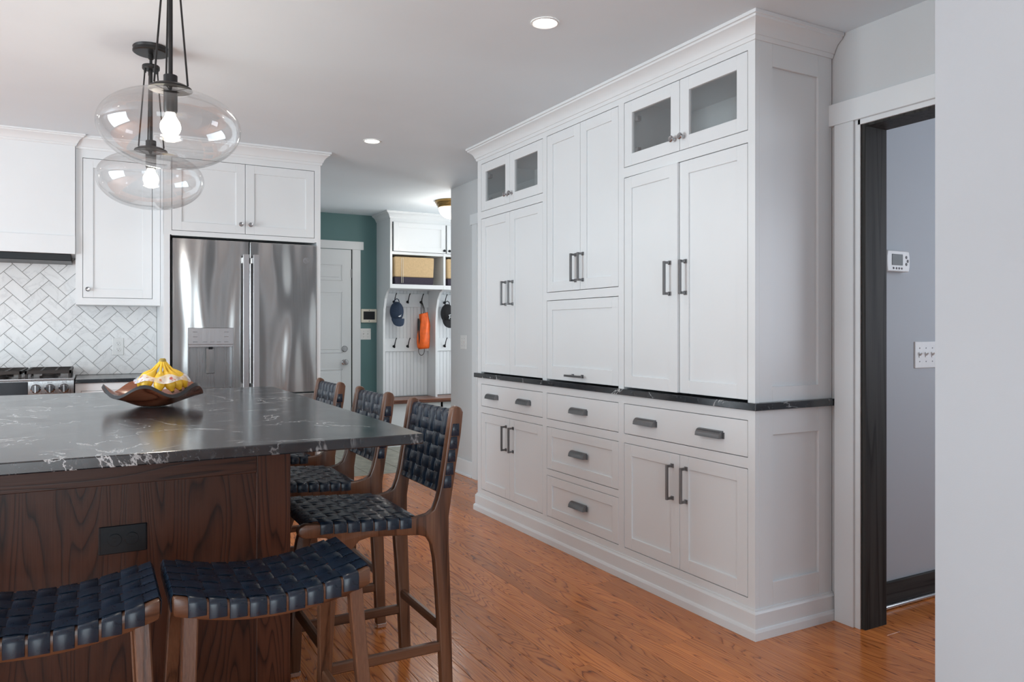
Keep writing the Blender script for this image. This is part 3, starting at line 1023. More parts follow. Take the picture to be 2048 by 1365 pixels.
def toggles(root, n, w=0.046, mat=None):
    for i in range(n):
        px = (i - (n - 1) / 2) * w
        t = MB().box(px - 0.0055, px + 0.0055, -0.007, -0.004, -0.012, 0.012).build('switch_frame', mat, root)
        MB().prism([(-0.006, 0.004), (-0.018, 0.011), (-0.018, 0.006), (-0.006, -0.006)], 'x', px - 0.004, px + 0.004).build('toggle', mat, t, bev=0.0008)
        for z in (-0.03, 0.03):
            MB().lathe([(0.003, -0.005), (0.003, -0.006)], (px, 0, z), 10, 'y').build('screw', M['button'], root)


o = thing('wall_outlet', 'white duplex outlet on the herringbone marble backsplash', 'outlet', (0.142, KIT_Y - 0.0105, 1.0885))
p = plate(o, 0.072, 0.115, M['plastic'])
duplex(p, 0, 0, False, M['plastic'], M['blackgap'])
for ch in p.children:
    ch.location = (0, -0.005, 0)

# ------------------------------------------------------------------ the island
isl = thing('kitchen_island', 'dark stained oak island base with panelled sides', 'island', (0, 0, 0))
IX0, IX1, IY0, IY1 = -0.16 - 0.30, 0.501, 2.25, 3.66
MB().box(IX0 + 0.02, IX1 - 0.02, IY0 + 0.02, IY1 - 0.02, 0.0, 0.885).build('core', M['island_z'], isl)
for z0, z1 in ((0.79, 0.885), (0, 0.115)):
    MB().box(IX0 + 0.095, IX1 - 0.095, IY0, IY0 + 0.0205, z0, z1).build('front_rail', M['island_x'], isl, bev=0.0015)
for x0, x1 in ((IX0, IX0 + 0.095), (IX1 - 0.095, IX1)):
    MB().box(x0, x1, IY0 - 0.0008, IY0 + 0.02, 0, 0.885).build('front_stile', M['island_z'], isl, bev=0.0015)
MB().box(IX0 + 0.09, IX1 - 0.09, IY0 + 0.008, IY0 + 0.0195, 0.11, 0.795).build('front_panel', M['island_z'], isl)
for sx, x0, x1 in ((1, IX1 - 0.0205, IX1), (-1, IX0, IX0 + 0.0205)):
    for z0, z1 in ((0.79, 0.885), (0, 0.115)):
        MB().box(x0, x1, IY0 + 0.02, IY1, z0, z1).build('side_rail', M['island_y'], isl, bev=0.0015)
    for y0 in (IY0 + 0.02, (IY0 + IY1) / 2 - 0.045, IY1 - 0.09):
        MB().box(x0, x1, y0, y0 + 0.09, 0.115, 0.79).build('side_stile', M['island_z'], isl, bev=0.0015)
MB().box(IX0, IX1, IY1 - 0.0205, IY1, 0, 0.885).build('rear_panel', M['island_z'], isl)
tag(MB().box(-0.46, 0.792, 1.940, 3.955, 0.886, 0.914).build('countertop', M['stone'], bev=0.003, segs=2), 'large black soapstone island countertop with white veins', 'countertop')
o = thing('island_outlet', 'black horizontal duplex outlet on the dark oak island panel', 'outlet', (0.0675, IY0 + 0.008, 0.645))
p = MB().prism([(-0.0585, 0), (0.0585, 0), (0.0545, -0.005), (-0.0545, -0.005)], 'z', -0.0365, 0.0365).build('cover_plate', M['black'], o, bev=0.0015)
duplex(p, 0, 0, True, M['black'], M['blackgap'])
for ch in p.children:
    ch.location = (0, -0.005, 0)


# ------------------------------------------------------------------ leather straps
def ribbon(path, wdir, width, t=0.0026):
    """flat strap along a path of points, wdir = unit vector(s) across it"""
    mb = MB()
    n = len(path)
    P = [Vector(p) for p in path]
    rows = []
    for i in range(n):
        tg = (P[min(i + 1, n - 1)] - P[max(i - 1, 0)]).normalized()
        w = Vector(wdir[i] if isinstance(wdir, list) else wdir)
        w = (w - tg * w.dot(tg)).normalized()
        nm = w.cross(tg).normalized()
        h = width / 2
        c = 0.0012
        rows.append([P[i] + w * (-h) - nm * t / 2, P[i] + w * h - nm * t / 2, P[i] + w * h + nm * (t / 2 - c), P[i] + w * (h - c) + nm * t / 2,
                     P[i] - w * (h - c) + nm * t / 2, P[i] - w * h + nm * (t / 2 - c)])
    V = [[mb.bm.verts.new(p) for p in r] for r in rows]
    k = 6
    for i in range(n - 1):
        for j in range(k):
            mb.bm.faces.new((V[i][j], V[i][(j + 1) % k], V[i + 1][(j + 1) % k], V[i + 1][j]))
    mb.bm.faces.new(V[0][::-1])
    mb.bm.faces.new(V[-1])
    return mb.mesh('strap', 0, 0.9)


def weave(s, n, parity, amp):
    """height of a strap at s in 0..n crossings (crossing centres at k + 0.5)"""
    return amp * math.cos(PI * (s - 0.5 + parity))


# ------------------------------------------------------------------ counter stools with backs (face -X, along the island's right side)
STOOL_X = 0.79


def stool_profile():
    w = [(1.036, .9465), (1.047, .9475), (1.060, .942), (1.067, .927), (1.059, .856), (1.044, .767), (1.025, .649), (1.016, .59), (1.016, .50), (1.020, .395), (1.025, .245), (1.030, .045), (1.031, .001),
         (.992, .001), (.990, .054), (.982, .216), (.973, .358), (.965, .456), (.955, .505), (.940, .530), (.914, .540), (.83, .549), (.745, .555), (.715, .548), (.692, .525), (.664, .47), (.644, .41), (.634, .25), (.624, .001),
         (.588, .001), (.592, .20), (.600, .40), (.612, .47), (.630, .53), (.632, .553), (.618, .569), (.585, .574), (.550, .576), (.533, .583), (.526, .596), (.533, .611), (.550, .618),
         (.62, .612), (.75, .603), (.887, .597), (.914, .599), (.944, .604), (.963, .618), (.976, .650), (.986, .69), (1.0, .77), (1.012, .85), (1.022, .91), (1.027, .936)]
    return [(x - STOOL_X, z) for x, z in w]


def seat_z(x):      # rail top at world x
    return 0.618 - (x - 0.55) * 0.0625


def make_counter_stool():
    r = thing('counter_stool', '', 'stool')
    hw, tk = 0.206, 0.034      # half width to the outer faces, frame thickness
    prof = stool_profile()
    for s in (-1, 1):
        y0, y1 = (-hw, -hw + tk) if s < 0 else (hw - tk, hw)
        MB().prism(prof, 'y', y0, y1).build('side_frame', M['stool_z'], r, bev=0.006, smooth=0.7, segs=2)
        for fx0, fx1 in ((0.588, 0.624), (0.992, 1.031)):
            MB().box(fx0 - STOOL_X - 0.001, fx1 - STOOL_X + 0.001, y0 - 0.001, y1 + 0.001, 0.0005, 0.022).build('foot_cap', M['steel_plain'], r, bev=0.004)
        ym = (y0 + y1) / 2
        MB().box(0.622 - STOOL_X, 0.990 - STOOL_X, ym - 0.011, ym + 0.011, 0.15, 0.182).build('side_rung', M['stool_x'], r, bev=0.004)
    yi = hw - tk + 0.001

    def bar(name, x, z, a, b_):
        MB().box(x - STOOL_X - a, x - STOOL_X + a, -yi, yi, z - b_, z + b_).build(name, M['stool_y'], r, bev=0.005)
    bar('rung', 0.998, 0.225, 0.010, 0.016)
    bar('rung', 0.615, 0.225, 0.010, 0.018)
    bar('seat_bar', 0.575, 0.598, 0.012, 0.014)
    bar('seat_bar', 0.905, 0.580, 0.012, 0.014)
    bar('back_bar', 1.047, 0.915, 0.010, 0.012)
    bar('back_bar', 1.007, 0.674, 0.010, 0.012)
    # seat: 7 straps across, 8 straps front to back
    nx, ny = 7, 8
    xa, xb = 0.592, 0.886
    px = (xb - xa) / nx
    ya, yb = -hw + 0.028, hw - 0.028
    py = (yb - ya) / ny
    amp = 0.0022
    for i in range(nx):
        xc = xa + (i + 0.5) * px
        zt = seat_z(xc) + 0.0042
        path = [(0, -hw - 0.0018, zt - 0.034), (0, -hw - 0.0018, zt - 0.008), (0, -hw + 0.001, zt - 0.0025), (0, -hw + 0.006, zt)]
        for k in range(ny * 4 + 1):
            s = k / 4
            path.append((0, ya + s * py, zt - 0.001 + weave(s, ny, i, amp)))
        path += [(0, hw - 0.006, zt), (0, hw - 0.001, zt - 0.0025), (0, hw + 0.0018, zt - 0.008), (0, hw + 0.0018, zt - 0.034)]
        obj('seat_strap', ribbon(path, (1, 0, 0.0), px * 0.92), M['leather'], r, (xc - STOOL_X, 0, 0))
    for j in range(ny):
        yc = ya + (j + 0.5) * py
        path = [(0.562 - STOOL_X, 0, 0.590), (0.5615 - STOOL_X, 0, seat_z(0.56) - 0.004), (0.567 - STOOL_X, 0, seat_z(0.567) + 0.002)]
        for k in range(nx * 4 + 1):
            s = k / 4
            xw = xa + s * px
            path.append((xw - STOOL_X, 0, seat_z(xw) + 0.0032 - weave(s, nx, j, amp)))
        path += [(0.908 - STOOL_X, 0, seat_z(0.905) + 0.001), (0.919 - STOOL_X, 0, seat_z(0.915) - 0.006), (0.920 - STOOL_X, 0, 0.575)]
        obj('seat_strap', ribbon(path, (0, 1, 0), py * 0.92), M['leather'], r, (0, yc, 0))
    # back: 6 upright straps over the bars, 5 level straps around the posts; the back plane leans
    def bx(z):      # front face of the posts at height z
        return 1.004 + (z - 0.68) * 0.165
    nv, nh = 6, 5
    za, zb = 0.682, 0.892
    pz = (zb - za) / nh
    yva, yvb = -hw + tk + 0.002, hw - tk - 0.002
    pv = (yvb - yva) / nv
    for j in range(nv):
        yc = yva + (j + 0.5) * pv
        path = [(bx(0.674) + 0.016 - STOOL_X, 0, 0.668), (bx(0.664) - STOOL_X, 0, 0.6595), (bx(0.668) - 0.013 - STOOL_X, 0, 0.668)]
        for k in range(nh * 4 + 1):
            s = k / 4
            z = za + s * pz
            path.append((bx(z) - 0.009 - weave(s, nh, j, amp) - STOOL_X, 0, z))
        path += [(bx(0.917) - 0.010 - STOOL_X, 0, 0.917), (bx(0.93) - 0.006 - STOOL_X, 0, 0.9295), (bx(0.93) + 0.004 - STOOL_X, 0, 0.9325), (bx(0.93) + 0.012 - STOOL_X, 0, 0.926), (bx(0.917) + 0.0135 - STOOL_X, 0, 0.90)]
        obj('back_strap', ribbon(path, (0, -1, 0), pv * 0.9), M['leather'], r, (0, yc, 0))
    for i in range(nh):
        zc = za + (i + 0.5) * pz
        x0 = bx(zc) - STOOL_X
        path = [(x0 + 0.014, -hw - 0.0018, 0), (x0 - 0.006, -hw - 0.0018, 0), (x0 - 0.0105, -hw + 0.002, 0), (x0 - 0.0115, -hw + 0.008, 0)]
        for k in range(nv * 4 + 1):
            s = k / 4
            path.append((x0 - 0.009 + weave(s, nv, i, amp), yva + s * pv, 0))
        path += [(x0 - 0.0115, hw - 0.008, 0), (x0 - 0.0105, hw - 0.002, 0), (x0 - 0.006, hw + 0.0018, 0), (x0 + 0.014, hw + 0.0018, 0)]
        obj('back_strap', ribbon(path, (0.163, 0, 0.987), pz * 0.95), M['leather'], r, (0, 0, zc))
    return r


STOOL_LABELS = ('walnut stool with woven navy leather back at the island corner beside the backless stools',
                'walnut stool with woven navy leather back, middle of the three along the island',
                'walnut stool with woven navy leather back at the island end by the refrigerator')
st0 = make_counter_stool()
for i, yc in enumerate((2.476, 3.128, 3.812)):
    s = st0 if i == 0 else copy_tree(st0)
    s.location = (STOOL_X, yc, 0)
    tag(s, STOOL_LABELS[i], 'stool', 'stools with backs along the island')


# ------------------------------------------------------------------ backless saddle stools at the island's front side
def make_saddle_stool():
    r = thing('saddle_stool', '', 'stool')
    HWX, HWY = 0.211, 0.152

    def cz(x):      # height of the rail tops along the curved seat
        return 0.612 + 0.036 * (abs(x) / HWX) ** 2.0
    n = 14
    for s in (-1, 1):      # curved front and rear rails with their rounded end blocks
        y0, y1 = (-HWY, -HWY + 0.034) if s < 0 else (HWY - 0.034, HWY)
        top = [(-HWX + 2 * HWX * k / n, cz(-HWX + 2 * HWX * k / n)) for k in range(n + 1)]
        bot = [(x_, z_ - 0.042) for x_, z_ in top][::-1]
        MB().prism(top + bot, 'y', y0, y1).build('seat_rail', M['stool_x'], r, bev=0.008, smooth=0.7, segs=2)
    for s in (-1, 1):
        xa_, xb_ = (-HWX + 0.004, -HWX + 0.03) if s < 0 else (HWX - 0.03, HWX - 0.004)
        MB().box(xa_, xb_, -HWY + 0.03, HWY - 0.03, cz(HWX) - 0.034, cz(HWX) - 0.006).build('end_rail', M['stool_y'], r, bev=0.006)
    for sx in (-1, 1):
        for sy in (-1, 1):
            tx, ty = sx * (HWX - 0.035), sy * (HWY - 0.019)
            bx_, by_ = tx + sx * 0.028, ty + sy * 0.10
            zt = cz(tx) - 0.03
            h = 0.0155
            mb = MB()
            V = []
            for (cx_, cy_, z_, q) in ((bx_, by_, 0.001, h * 0.85), (tx, ty, zt, h)):
                V.append([mb.bm.verts.new(p) for p in ((cx_ - q, cy_ - q, z_), (cx_ + q, cy_ - q, z_), (cx_ + q, cy_ + q, z_), (cx_ - q, cy_ + q, z_))])
            mb.bm.faces.new(V[0][::-1])
            mb.bm.faces.new(V[1])
            for k in range(4):
                mb.bm.faces.new((V[0][k], V[0][(k + 1) % 4], V[1][(k + 1) % 4], V[1][k]))
            mb.build('leg', M['stool_z'], r, bev=0.003)

    def leg_at(sx, sy, z):
        tx, ty = sx * (HWX - 0.035), sy * (HWY - 0.019)
        f = (cz(tx) - 0.03 - z) / (cz(tx) - 0.031)
        return tx + sx * 0.028 * f, ty + sy * 0.10 * f
    for sy in (-1, 1):
        (xa_, y_), (xb_, _) = leg_at(-1, sy, 0.2), leg_at(1, sy, 0.2)
        MB().box(xa_ + 0.01, xb_ - 0.01, y_ - 0.009, y_ + 0.009, 0.187, 0.215).build('rung', M['stool_x'], r, bev=0.003)
    for sx in (-1, 1):
        (x_, ya_), (_, yb_) = leg_at(sx, -1, 0.27), leg_at(sx, 1, 0.27)
        MB().box(x_ - 0.009, x_ + 0.009, ya_ + 0.01, yb_ - 0.01, 0.257, 0.285).build('rung', M['stool_y'], r, bev=0.003)
    # leather: 9 straps front to back, 5 straps end to end
    nx, ny = 9, 5
    xa_, xb_ = -HWX + 0.027, HWX - 0.027
    px = (xb_ - xa_) / nx
    ya_, yb_ = -HWY + 0.014, HWY - 0.014
    py = (yb_ - ya_) / ny
    amp = 0.0022
    for i in range(nx):
        xc = xa_ + (i + 0.5) * px
        zt = cz(xc) + 0.0042
        sl = 2 * 0.036 * xc / HWX ** 2
        wd = Vector((1, 0, sl)).normalized()
        path = [(0, -HWY - 0.0018, zt - 0.037), (0, -HWY - 0.0022, zt - 0.010), (0, -HWY + 0.001, zt - 0.003), (0, -HWY + 0.008, zt)]
        for k in range(ny * 4 + 1):
            s = k / 4
            path.append((0, ya_ + s * py, zt - 0.001 + weave(s, ny, i, amp)))
        path += [(0, HWY - 0.008, zt), (0, HWY - 0.001, zt - 0.003), (0, HWY + 0.0022, zt - 0.010), (0, HWY + 0.0018, zt - 0.037)]
        obj('seat_strap', ribbon(path, tuple(wd), px * 0.88), M['leather'], r, (xc, 0, 0))
    for j in range(ny):
        yc = ya_ + (j + 0.5) * py
        ze = cz(HWX)
        path = [(-HWX - 0.001, 0, ze - 0.036), (-HWX - 0.002, 0, ze - 0.008), (-HWX + 0.003, 0, ze + 0.001)]
        for k in range(nx * 4 + 1):
            s = k / 4
            xw = xa_ + s * px
            path.append((xw, 0, cz(xw) + 0.0032 - weave(s, nx, j, amp)))
        path += [(HWX - 0.003, 0, ze + 0.001), (HWX + 0.002, 0, ze - 0.008), (HWX + 0.001, 0, ze - 0.036)]
        obj('seat_strap', ribbon(path, (0, 1, 0), py * 0.86), M['leather'], r, (0, yc, 0))
    return r


ss0 = make_saddle_stool()
ss0.location = (0.352, 1.853, 0)
tag(ss0, 'backless walnut saddle stool with woven navy leather seat next to the stool with a back', 'stool', 'backless saddle stools at the island front')
ss1 = copy_tree(ss0)
ss1.location = (-0.092, 1.853, 0)
tag(ss1, 'backless walnut saddle stool with woven navy leather seat, farther from the stools with backs', 'stool', 'backless saddle stools at the island front')


# ------------------------------------------------------------------ pendant lamps
def make_pendant():
    r = thing('pendant_lamp', '', 'lamp')
    MB().lathe([(0.069, CEIL - 0.0005), (0.072, CEIL - 0.004), (0.070, CEIL - 0.012), (0.072, CEIL - 0.017), (0.072, CEIL - 0.024), (0.066, CEIL - 0.028), (0.012, CEIL - 0.029)], segs=40).build('canopy', M['bronze'], r, smooth=0.5)
    MB().lathe([(0.009, CEIL - 0.029), (0.011, CEIL - 0.036), (0.011, CEIL - 0.05), (0.006, CEIL - 0.055), (0.006, 2.31)], segs=16).build('swivel', M['bronze'], r, smooth=0.6)
    MB().lathe([(0.033, 2.318), (0.035, 2.321), (0.035, 2.333), (0.033, 2.336), (0.01, 2.338)], segs=32).build('hub', M['bronze'], r, smooth=0.5)
    MB().tube([(0, 0, 2.32), (0, 0, 2.0)], 0.0068, 12).build('stem', M['bronze'], r, smooth=0.7)
    for a in (100, 205, 335):
        ca_, sa_ = math.cos(math.radians(a)), math.sin(math.radians(a))
        MB().tube([(0.026 * ca_, 0.026 * sa_, 2.318), (0.054 * ca_, 0.054 * sa_, 1.980)], 0.0031, 8).lathe([(0.005, 2.30), (0.005, 2.322)], (0.026 * ca_, 0.026 * sa_, 0), 10).build('stay_rod', M['bronze'], r, smooth=0.7)
    MB().lathe([(0.020, 2.000), (0.021, 1.999), (0.021, 1.975), (0.030, 1.972), (0.05, 1.968), (0.064, 1.960), (0.066, 1.954), (0.0, 1.953)][:7], c=(0, 0, 0.013), segs=36).build('cap', M['bronze'], r, smooth=0.5)
    MB().lathe([(0.021, 1.967), (0.021, 1.90), (0.018, 1.893), (0.015, 1.892)], segs=24).build('socket', M['bronze'], r, smooth=0.5)
    mb = MB().ellipsoid((0, 0, 1.848), (0.031, 0.031, 0.033), 24, 14)
    mb.lathe([(0.0135, 1.895), (0.015, 1.885), (0.024, 1.868)], segs=20, cap=False)
    mb.build('bulb', M['bulb'], r, smooth=1.2)
    # blown glass globe, flattened, widest a little above the middle
    prof = []
    for k in range(34):
        t = k / 33
        a = PI * t
        z = 1.960 - 0.240 * (1 - math.cos(a)) / 2
        rr = 0.2125 * (math.sin(a) ** 0.86) * (1 + 0.05 * math.cos(a))
        prof.append((max(rr, 0.055 if t < 0.2 else 0.003), z))
    MB().lathe(prof, segs=64, cap=False).build('glass_globe', M['glass'], r, smooth=1.2)
    return r


pn0 = make_pendant()
pn0.location = (0.214, 2.656, 0)
tag(pn0, 'clear glass globe pendant lamp above the island nearer the backless stools', 'lamp', 'glass pendants over the island')
pn1 = copy_tree(pn0)
pn1.location = (0.214, 3.610, 0)
tag(pn1, 'clear glass globe pendant lamp above the island nearer the refrigerator', 'lamp', 'glass pendants over the island')
for p_ in (pn0, pn1):
    ld = bpy.data.lights.new('bulb_light', 'POINT')
    ld.energy = 5.0
    ld.color = (1.0, 0.9, 0.76)
    ld.shadow_soft_size = 0.03
    lo = bpy.data.objects.new('bulb_light', ld)
    COL.objects.link(lo)
    lo.parent = p_
    lo.location = (0, 0, 1.80)


# recessed downlights
def downlight(x, y, label):
    r = thing('recessed_light', label, 'lamp', (x, y, 0), 0, 'recessed ceiling lights')
    MB().lathe([(0.056, CEIL - 0.0005), (0.056, CEIL - 0.004), (0.050, CEIL - 0.006), (0.043, CEIL - 0.002)], segs=40, cap=False).build('trim_ring', M['plastic'], r, smooth=0.6)
    MB().lathe([(0.044, CEIL - 0.0012), (0.044, CEIL - 0.0026)], segs=40).build('lens', M['led'], r)
    d = bpy.data.lights.new('downlight_beam', 'SPOT')
    d.energy = 6
    d.color = (1.0, 0.93, 0.84)
    d.spot_size = 2.3
    d.spot_blend = 0.9
    d.shadow_soft_size = 0.04
    lo = bpy.data.objects.new('downlight_beam', d)
    COL.objects.link(lo)
    lo.parent = r
    lo.location = (0, 0, CEIL - 0.01)


downlight(1.561, 2.567, 'white recessed ceiling downlight in front of the built-in pantry doors')
downlight(1.563, 4.704, 'white recessed ceiling downlight near the refrigerator surround')
downlight(1.56, 0.55, 'added unseen white recessed ceiling downlight beside the pale blue-grey wall')  # this and the next two are out of view, added for the lighting
downlight(-1.25, 2.567, 'added unseen white recessed ceiling downlight over the open side of the island')
downlight(-1.25, 4.704, 'added unseen white recessed ceiling downlight in front of the range hood')

fl = thing('ceiling_light', 'brass flush ceiling light with lit white glass in the mudroom', 'lamp', (2.955, 6.53, 0))
MB().lathe([(0.165, CEIL - 0.0005), (0.165, CEIL - 0.018), (0.155, CEIL - 0.022), (0.152, CEIL - 0.04), (0.142, CEIL - 0.044), (0.139, CEIL - 0.062), (0.13, CEIL - 0.066)], segs=40).build('brass_collar', M['brass'], fl, smooth=0.5)
prof = [(0.132 * math.cos(a), CEIL - 0.066 - 0.105 * math.sin(a)) for a in [PI / 2 * k / 12 for k in range(12)]]
MB().lathe(prof, segs=40).build('glass_bowl', M['opal'], fl, smooth=1.0)
ld = bpy.data.lights.new('ceiling_bulb', 'POINT')
ld.energy = 9.0
ld.color = (1.0, 0.95, 0.88)
ld.shadow_soft_size = 0.13
lo = bpy.data.objects.new('ceiling_bulb', ld)
COL.objects.link(lo)
lo.parent = fl
lo.location = (0, 0, CEIL - 0.33)
MB().lathe([(0.010, CEIL - 0.168), (0.012, CEIL - 0.175), (0.004, CEIL - 0.183)], segs=14).build('finial', M['brass'], fl, smooth=0.6)

# ------------------------------------------------------------------ fruit bowl
bw = thing('wooden_bowl', 'dark red wooden bowl with wavy charred rim on the black island top', 'bowl', (0.195, 3.135, 0.914))
mb = MB()
NS, NR = 72, 12


def bowl_pt(a, t, off):
    wave = math.cos(5 * (a + math.radians(105)))
    R = 0.046 + (0.118 + 0.008 * math.cos(2 * a)) * t
    z = 0.002 + 0.056 * t ** 1.25 + 0.019 * wave * t ** 2.2
    if off:
        R -= 0.006 * t
        z += 0.012
    return (R * math.cos(a), R * math.sin(a), z)


outer = [[mb.bm.verts.new(bowl_pt(2 * PI * k / NS, i / NR, False)) for k in range(NS)] for i in range(NR + 1)]
inner = [[mb.bm.verts.new(bowl_pt(2 * PI * k / NS, i / NR, True)) for k in range(NS)] for i in range(NR + 1)]
rim_faces = []
for i in range(NR):
    for k in range(NS):
        k2 = (k + 1) % NS
        mb.bm.faces.new((outer[i][k], outer[i][k2], outer[i + 1][k2], outer[i + 1][k]))
        mb.bm.faces.new((inner[i][k], inner[i + 1][k], inner[i + 1][k2], inner[i][k2]))
for k in range(NS):
    k2 = (k + 1) % NS
    rim_faces.append(mb.bm.faces.new((outer[NR][k], outer[NR][k2], inner[NR][k2], inner[NR][k])))
mb.bm.faces.new([v for v in outer[0]][::-1])
mb.bm.faces.new([v for v in inner[0]])
for f in rim_faces:
    f.material_index = 1
bo = mb.build('bowl_shell', M['bowl'], bw, smooth=0.8)
bo.data.materials.append(M['bowlrim'])
bo['label'] = 'glossy red-brown wooden shell with dark rim'

bn = thing('banana_bunch', 'bunch of ripe yellow bananas in printed clear wrap lying in the wooden bowl', 'bananas', (0.205, 3.13, 0.914))
CR = Vector((0.02, 0.0, 0.166))
for az, reach, drop, tip in ((-170, 0.088, 0.095, 0.0), (-138, 0.088, 0.100, -0.25), (-108, 0.080, 0.106, 0.25), (-80, 0.074, 0.108, 0.5), (-52, 0.078, 0.104, 0.45), (-22, 0.086, 0.098, 0.35), (18, 0.088, 0.095, 0.2), (70, 0.085, 0.092, 0), (130, 0.088, 0.092, 0)):
    a = math.radians(az)
    dr = Vector((math.cos(a), math.sin(a), 0))
    sd = Vector((-math.sin(a), math.cos(a), 0))
    path, rad = [], []
    for k in range(17):
        t = k / 16
        out = 0.007 + reach * (t ** 1.05) * (1 - 0.16 * t ** 3)
        z = CR.z - drop * (1.05 * t - 0.05 * t * t) + 0.004 * math.sin(t * PI)
        p = Vector((CR.x, CR.y, 0)) + dr * out + sd * (tip * 0.035 * t * t)
        path.append((p.x, p.y, z))
        if t < 0.36:
            q = 0.0052
        else:
            q = 0.0052 + 0.0150 * min(1.0, (t - 0.36) / 0.22) ** 0.8
        if t > 0.84:
            q *= max(0.3, 1 - (t - 0.84) / 0.16 * 0.72)
        rad.append(q)
    b_ = MB().tube(path, rad, 7).build('banana', M['banana'], bn, smooth=0.9)
    MB().tube([path[-1], tuple(Vector(path[-1]) + (Vector(path[-1]) - Vector(path[-2])) * 0.8)], [rad[-1] * 1.05, rad[-1] * 0.7], 7).build('tip', M['bananatip'], b_)
MB().lathe([(0.010, 0.156), (0.013, 0.165), (0.012, 0.174), (0.008, 0.178)], (CR.x, CR.y, 0), 12).build('crown_stub', M['bananastem'], bn, smooth=0.8)
mb = MB()
rings = []
for i, (rr, z) in enumerate(((0.098, 0.094), (0.088, 0.105), (0.074, 0.116))):
    rings.append([mb.bm.verts.new((0.02 + rr * math.cos(a), rr * math.sin(a), z + 0.006 * math.sin(5 * a + i))) for a in [math.radians(-200 + 215 * k / 40) for k in range(41)]])
for i in range(2):
    for k in range(40):
        mb.bm.faces.new((rings[i][k], rings[i][k + 1], rings[i + 1][k + 1], rings[i + 1][k]))
mb.build('plastic_wrap', M['wrap'], bn, smooth=1.2)

# ------------------------------------------------------------------ hall: thermostat and triple switch
HY = 2.095
th = thing('thermostat', 'white wall thermostat with grey display in the hall', 'thermostat', (3.039, HY, 1.496))
mb = MB().prism([(-0.073, -0.045), (0.073, -0.045), (0.078, -0.02), (0.0785, 0.0), (0.078, 0.02), (0.073, 0.045), (-0.073, 0.045), (-0.078, 0.02), (-0.0785, 0), (-0.078, -0.02)], 'y', -0.03, 0)
mb.build('case', M['plastic'], th, bev=0.004, segs=2)
MB().box(-0.046, 0.028, -0.0315, -0.029, -0.018, 0.030).build('display', M['lcd'], th, bev=0.001)
for bx_ in (-0.034, -0.014, 0.004, 0.022):
    MB().ellipsoid((bx_, -0.030, -0.031), (0.0055, 0.003, 0.005), 12, 8).build('button', M['button'], th, smooth=1.2)
for bx_, bz in ((0.053, 0.018), (0.063, 0.002), (0.053, -0.012)):
    MB().ellipsoid((bx_, -0.030, bz), (0.007, 0.003, 0.007), 14, 8).build('button', M['button'], th, smooth=1.2)
sw = thing('light_switch', 'white triple toggle switch plate below the hall thermostat', 'light switch', (3.271, HY, 1.088))
plate(sw, 0.165, 0.118, M['plastic'])
toggles(sw, 3, 0.046, M['plastic'])
sw = thing('light_switch', 'white double toggle switch on the grey wall past the built-in', 'light switch', (WX, 5.72, 1.10), -PI / 2)
plate(sw, 0.118, 0.116, M['plastic'])
toggles(sw, 2, 0.046, M['plastic'])

# ------------------------------------------------------------------ mudroom: entry door, keypad, switch
TY = MUD_Y - 0.02
door = struct(MB().box(1.548, 2.357, TY - 0.012, TY + 0.0, 0.012, 2.04).build('door_1', M['trim']))
for x0, x1 in ((1.64, 1.925), (1.98, 2.262)):
    for z0, z1 in ((0.20, 0.80), (0.965, 1.60), (1.715, 1.885)):
        mb = MB()
        for q in ((x0, x1, z1 - 0.012, z1), (x0, x1, z0, z0 + 0.012), (x0, x0 + 0.012, z0, z1), (x1 - 0.012, x1, z0, z1)):
            mb.box(q[0], q[1], TY - 0.018, TY - 0.0115, q[2], q[3])
        mb.box(x0 + 0.035, x1 - 0.035, TY - 0.017, TY - 0.0115, z0 + 0.035, z1 - 0.035)
        mb.build('door_panel', M['trim'], door, bev=0.003)
kb = MB().lathe([(0.03, TY - 0.0115), (0.03, TY - 0.018), (0.012, TY - 0.022), (0.011, TY - 0.04), (0.026, TY - 0.05), (0.03, TY - 0.062), (0.024, TY - 0.074), (0.006, TY - 0.077)], (2.282, 0, 0.868), 24, 'y').build('door_knob', M['knobsteel'], door, smooth=0.6)
MB().lathe([(0.032, TY - 0.0115), (0.032, TY - 0.024), (0.026, TY - 0.03), (0.006, TY - 0.03)], (2.282, 0, 1.007), 24, 'y').build('deadbolt', M['knobsteel'], door, smooth=0.6)
for hz in (0.3, 1.75):
    MB().box(2.352, 2.362, TY - 0.022, TY - 0.006, hz, hz + 0.09).build('hinge', M['button'], door)
tr4 = struct(MB().box(2.366, 2.455, TY - 0.018, TY, 0, 2.045).build('trim_4', M['trim'], bev=0.0015))
MB().box(1.42, 2.486, TY - 0.022, TY, 2.045, 2.13).build('head_casing', M['trim'], tr4, bev=0.0015)
MB().box(1.45, 1.54, TY - 0.018, TY, 0, 2.045).build('side_casing', M['trim'], tr4, bev=0.0015)
MB().box(2.355, 2.366, TY - 0.0125, TY, 0, 2.045).build('stop_gap', M['blackgap'], tr4)
bb3 = struct(MB().box(2.455, 2.632, TY - 0.014, TY, 0, 0.13).build('baseboard_mudroom', M['trim'], bev=0.003))

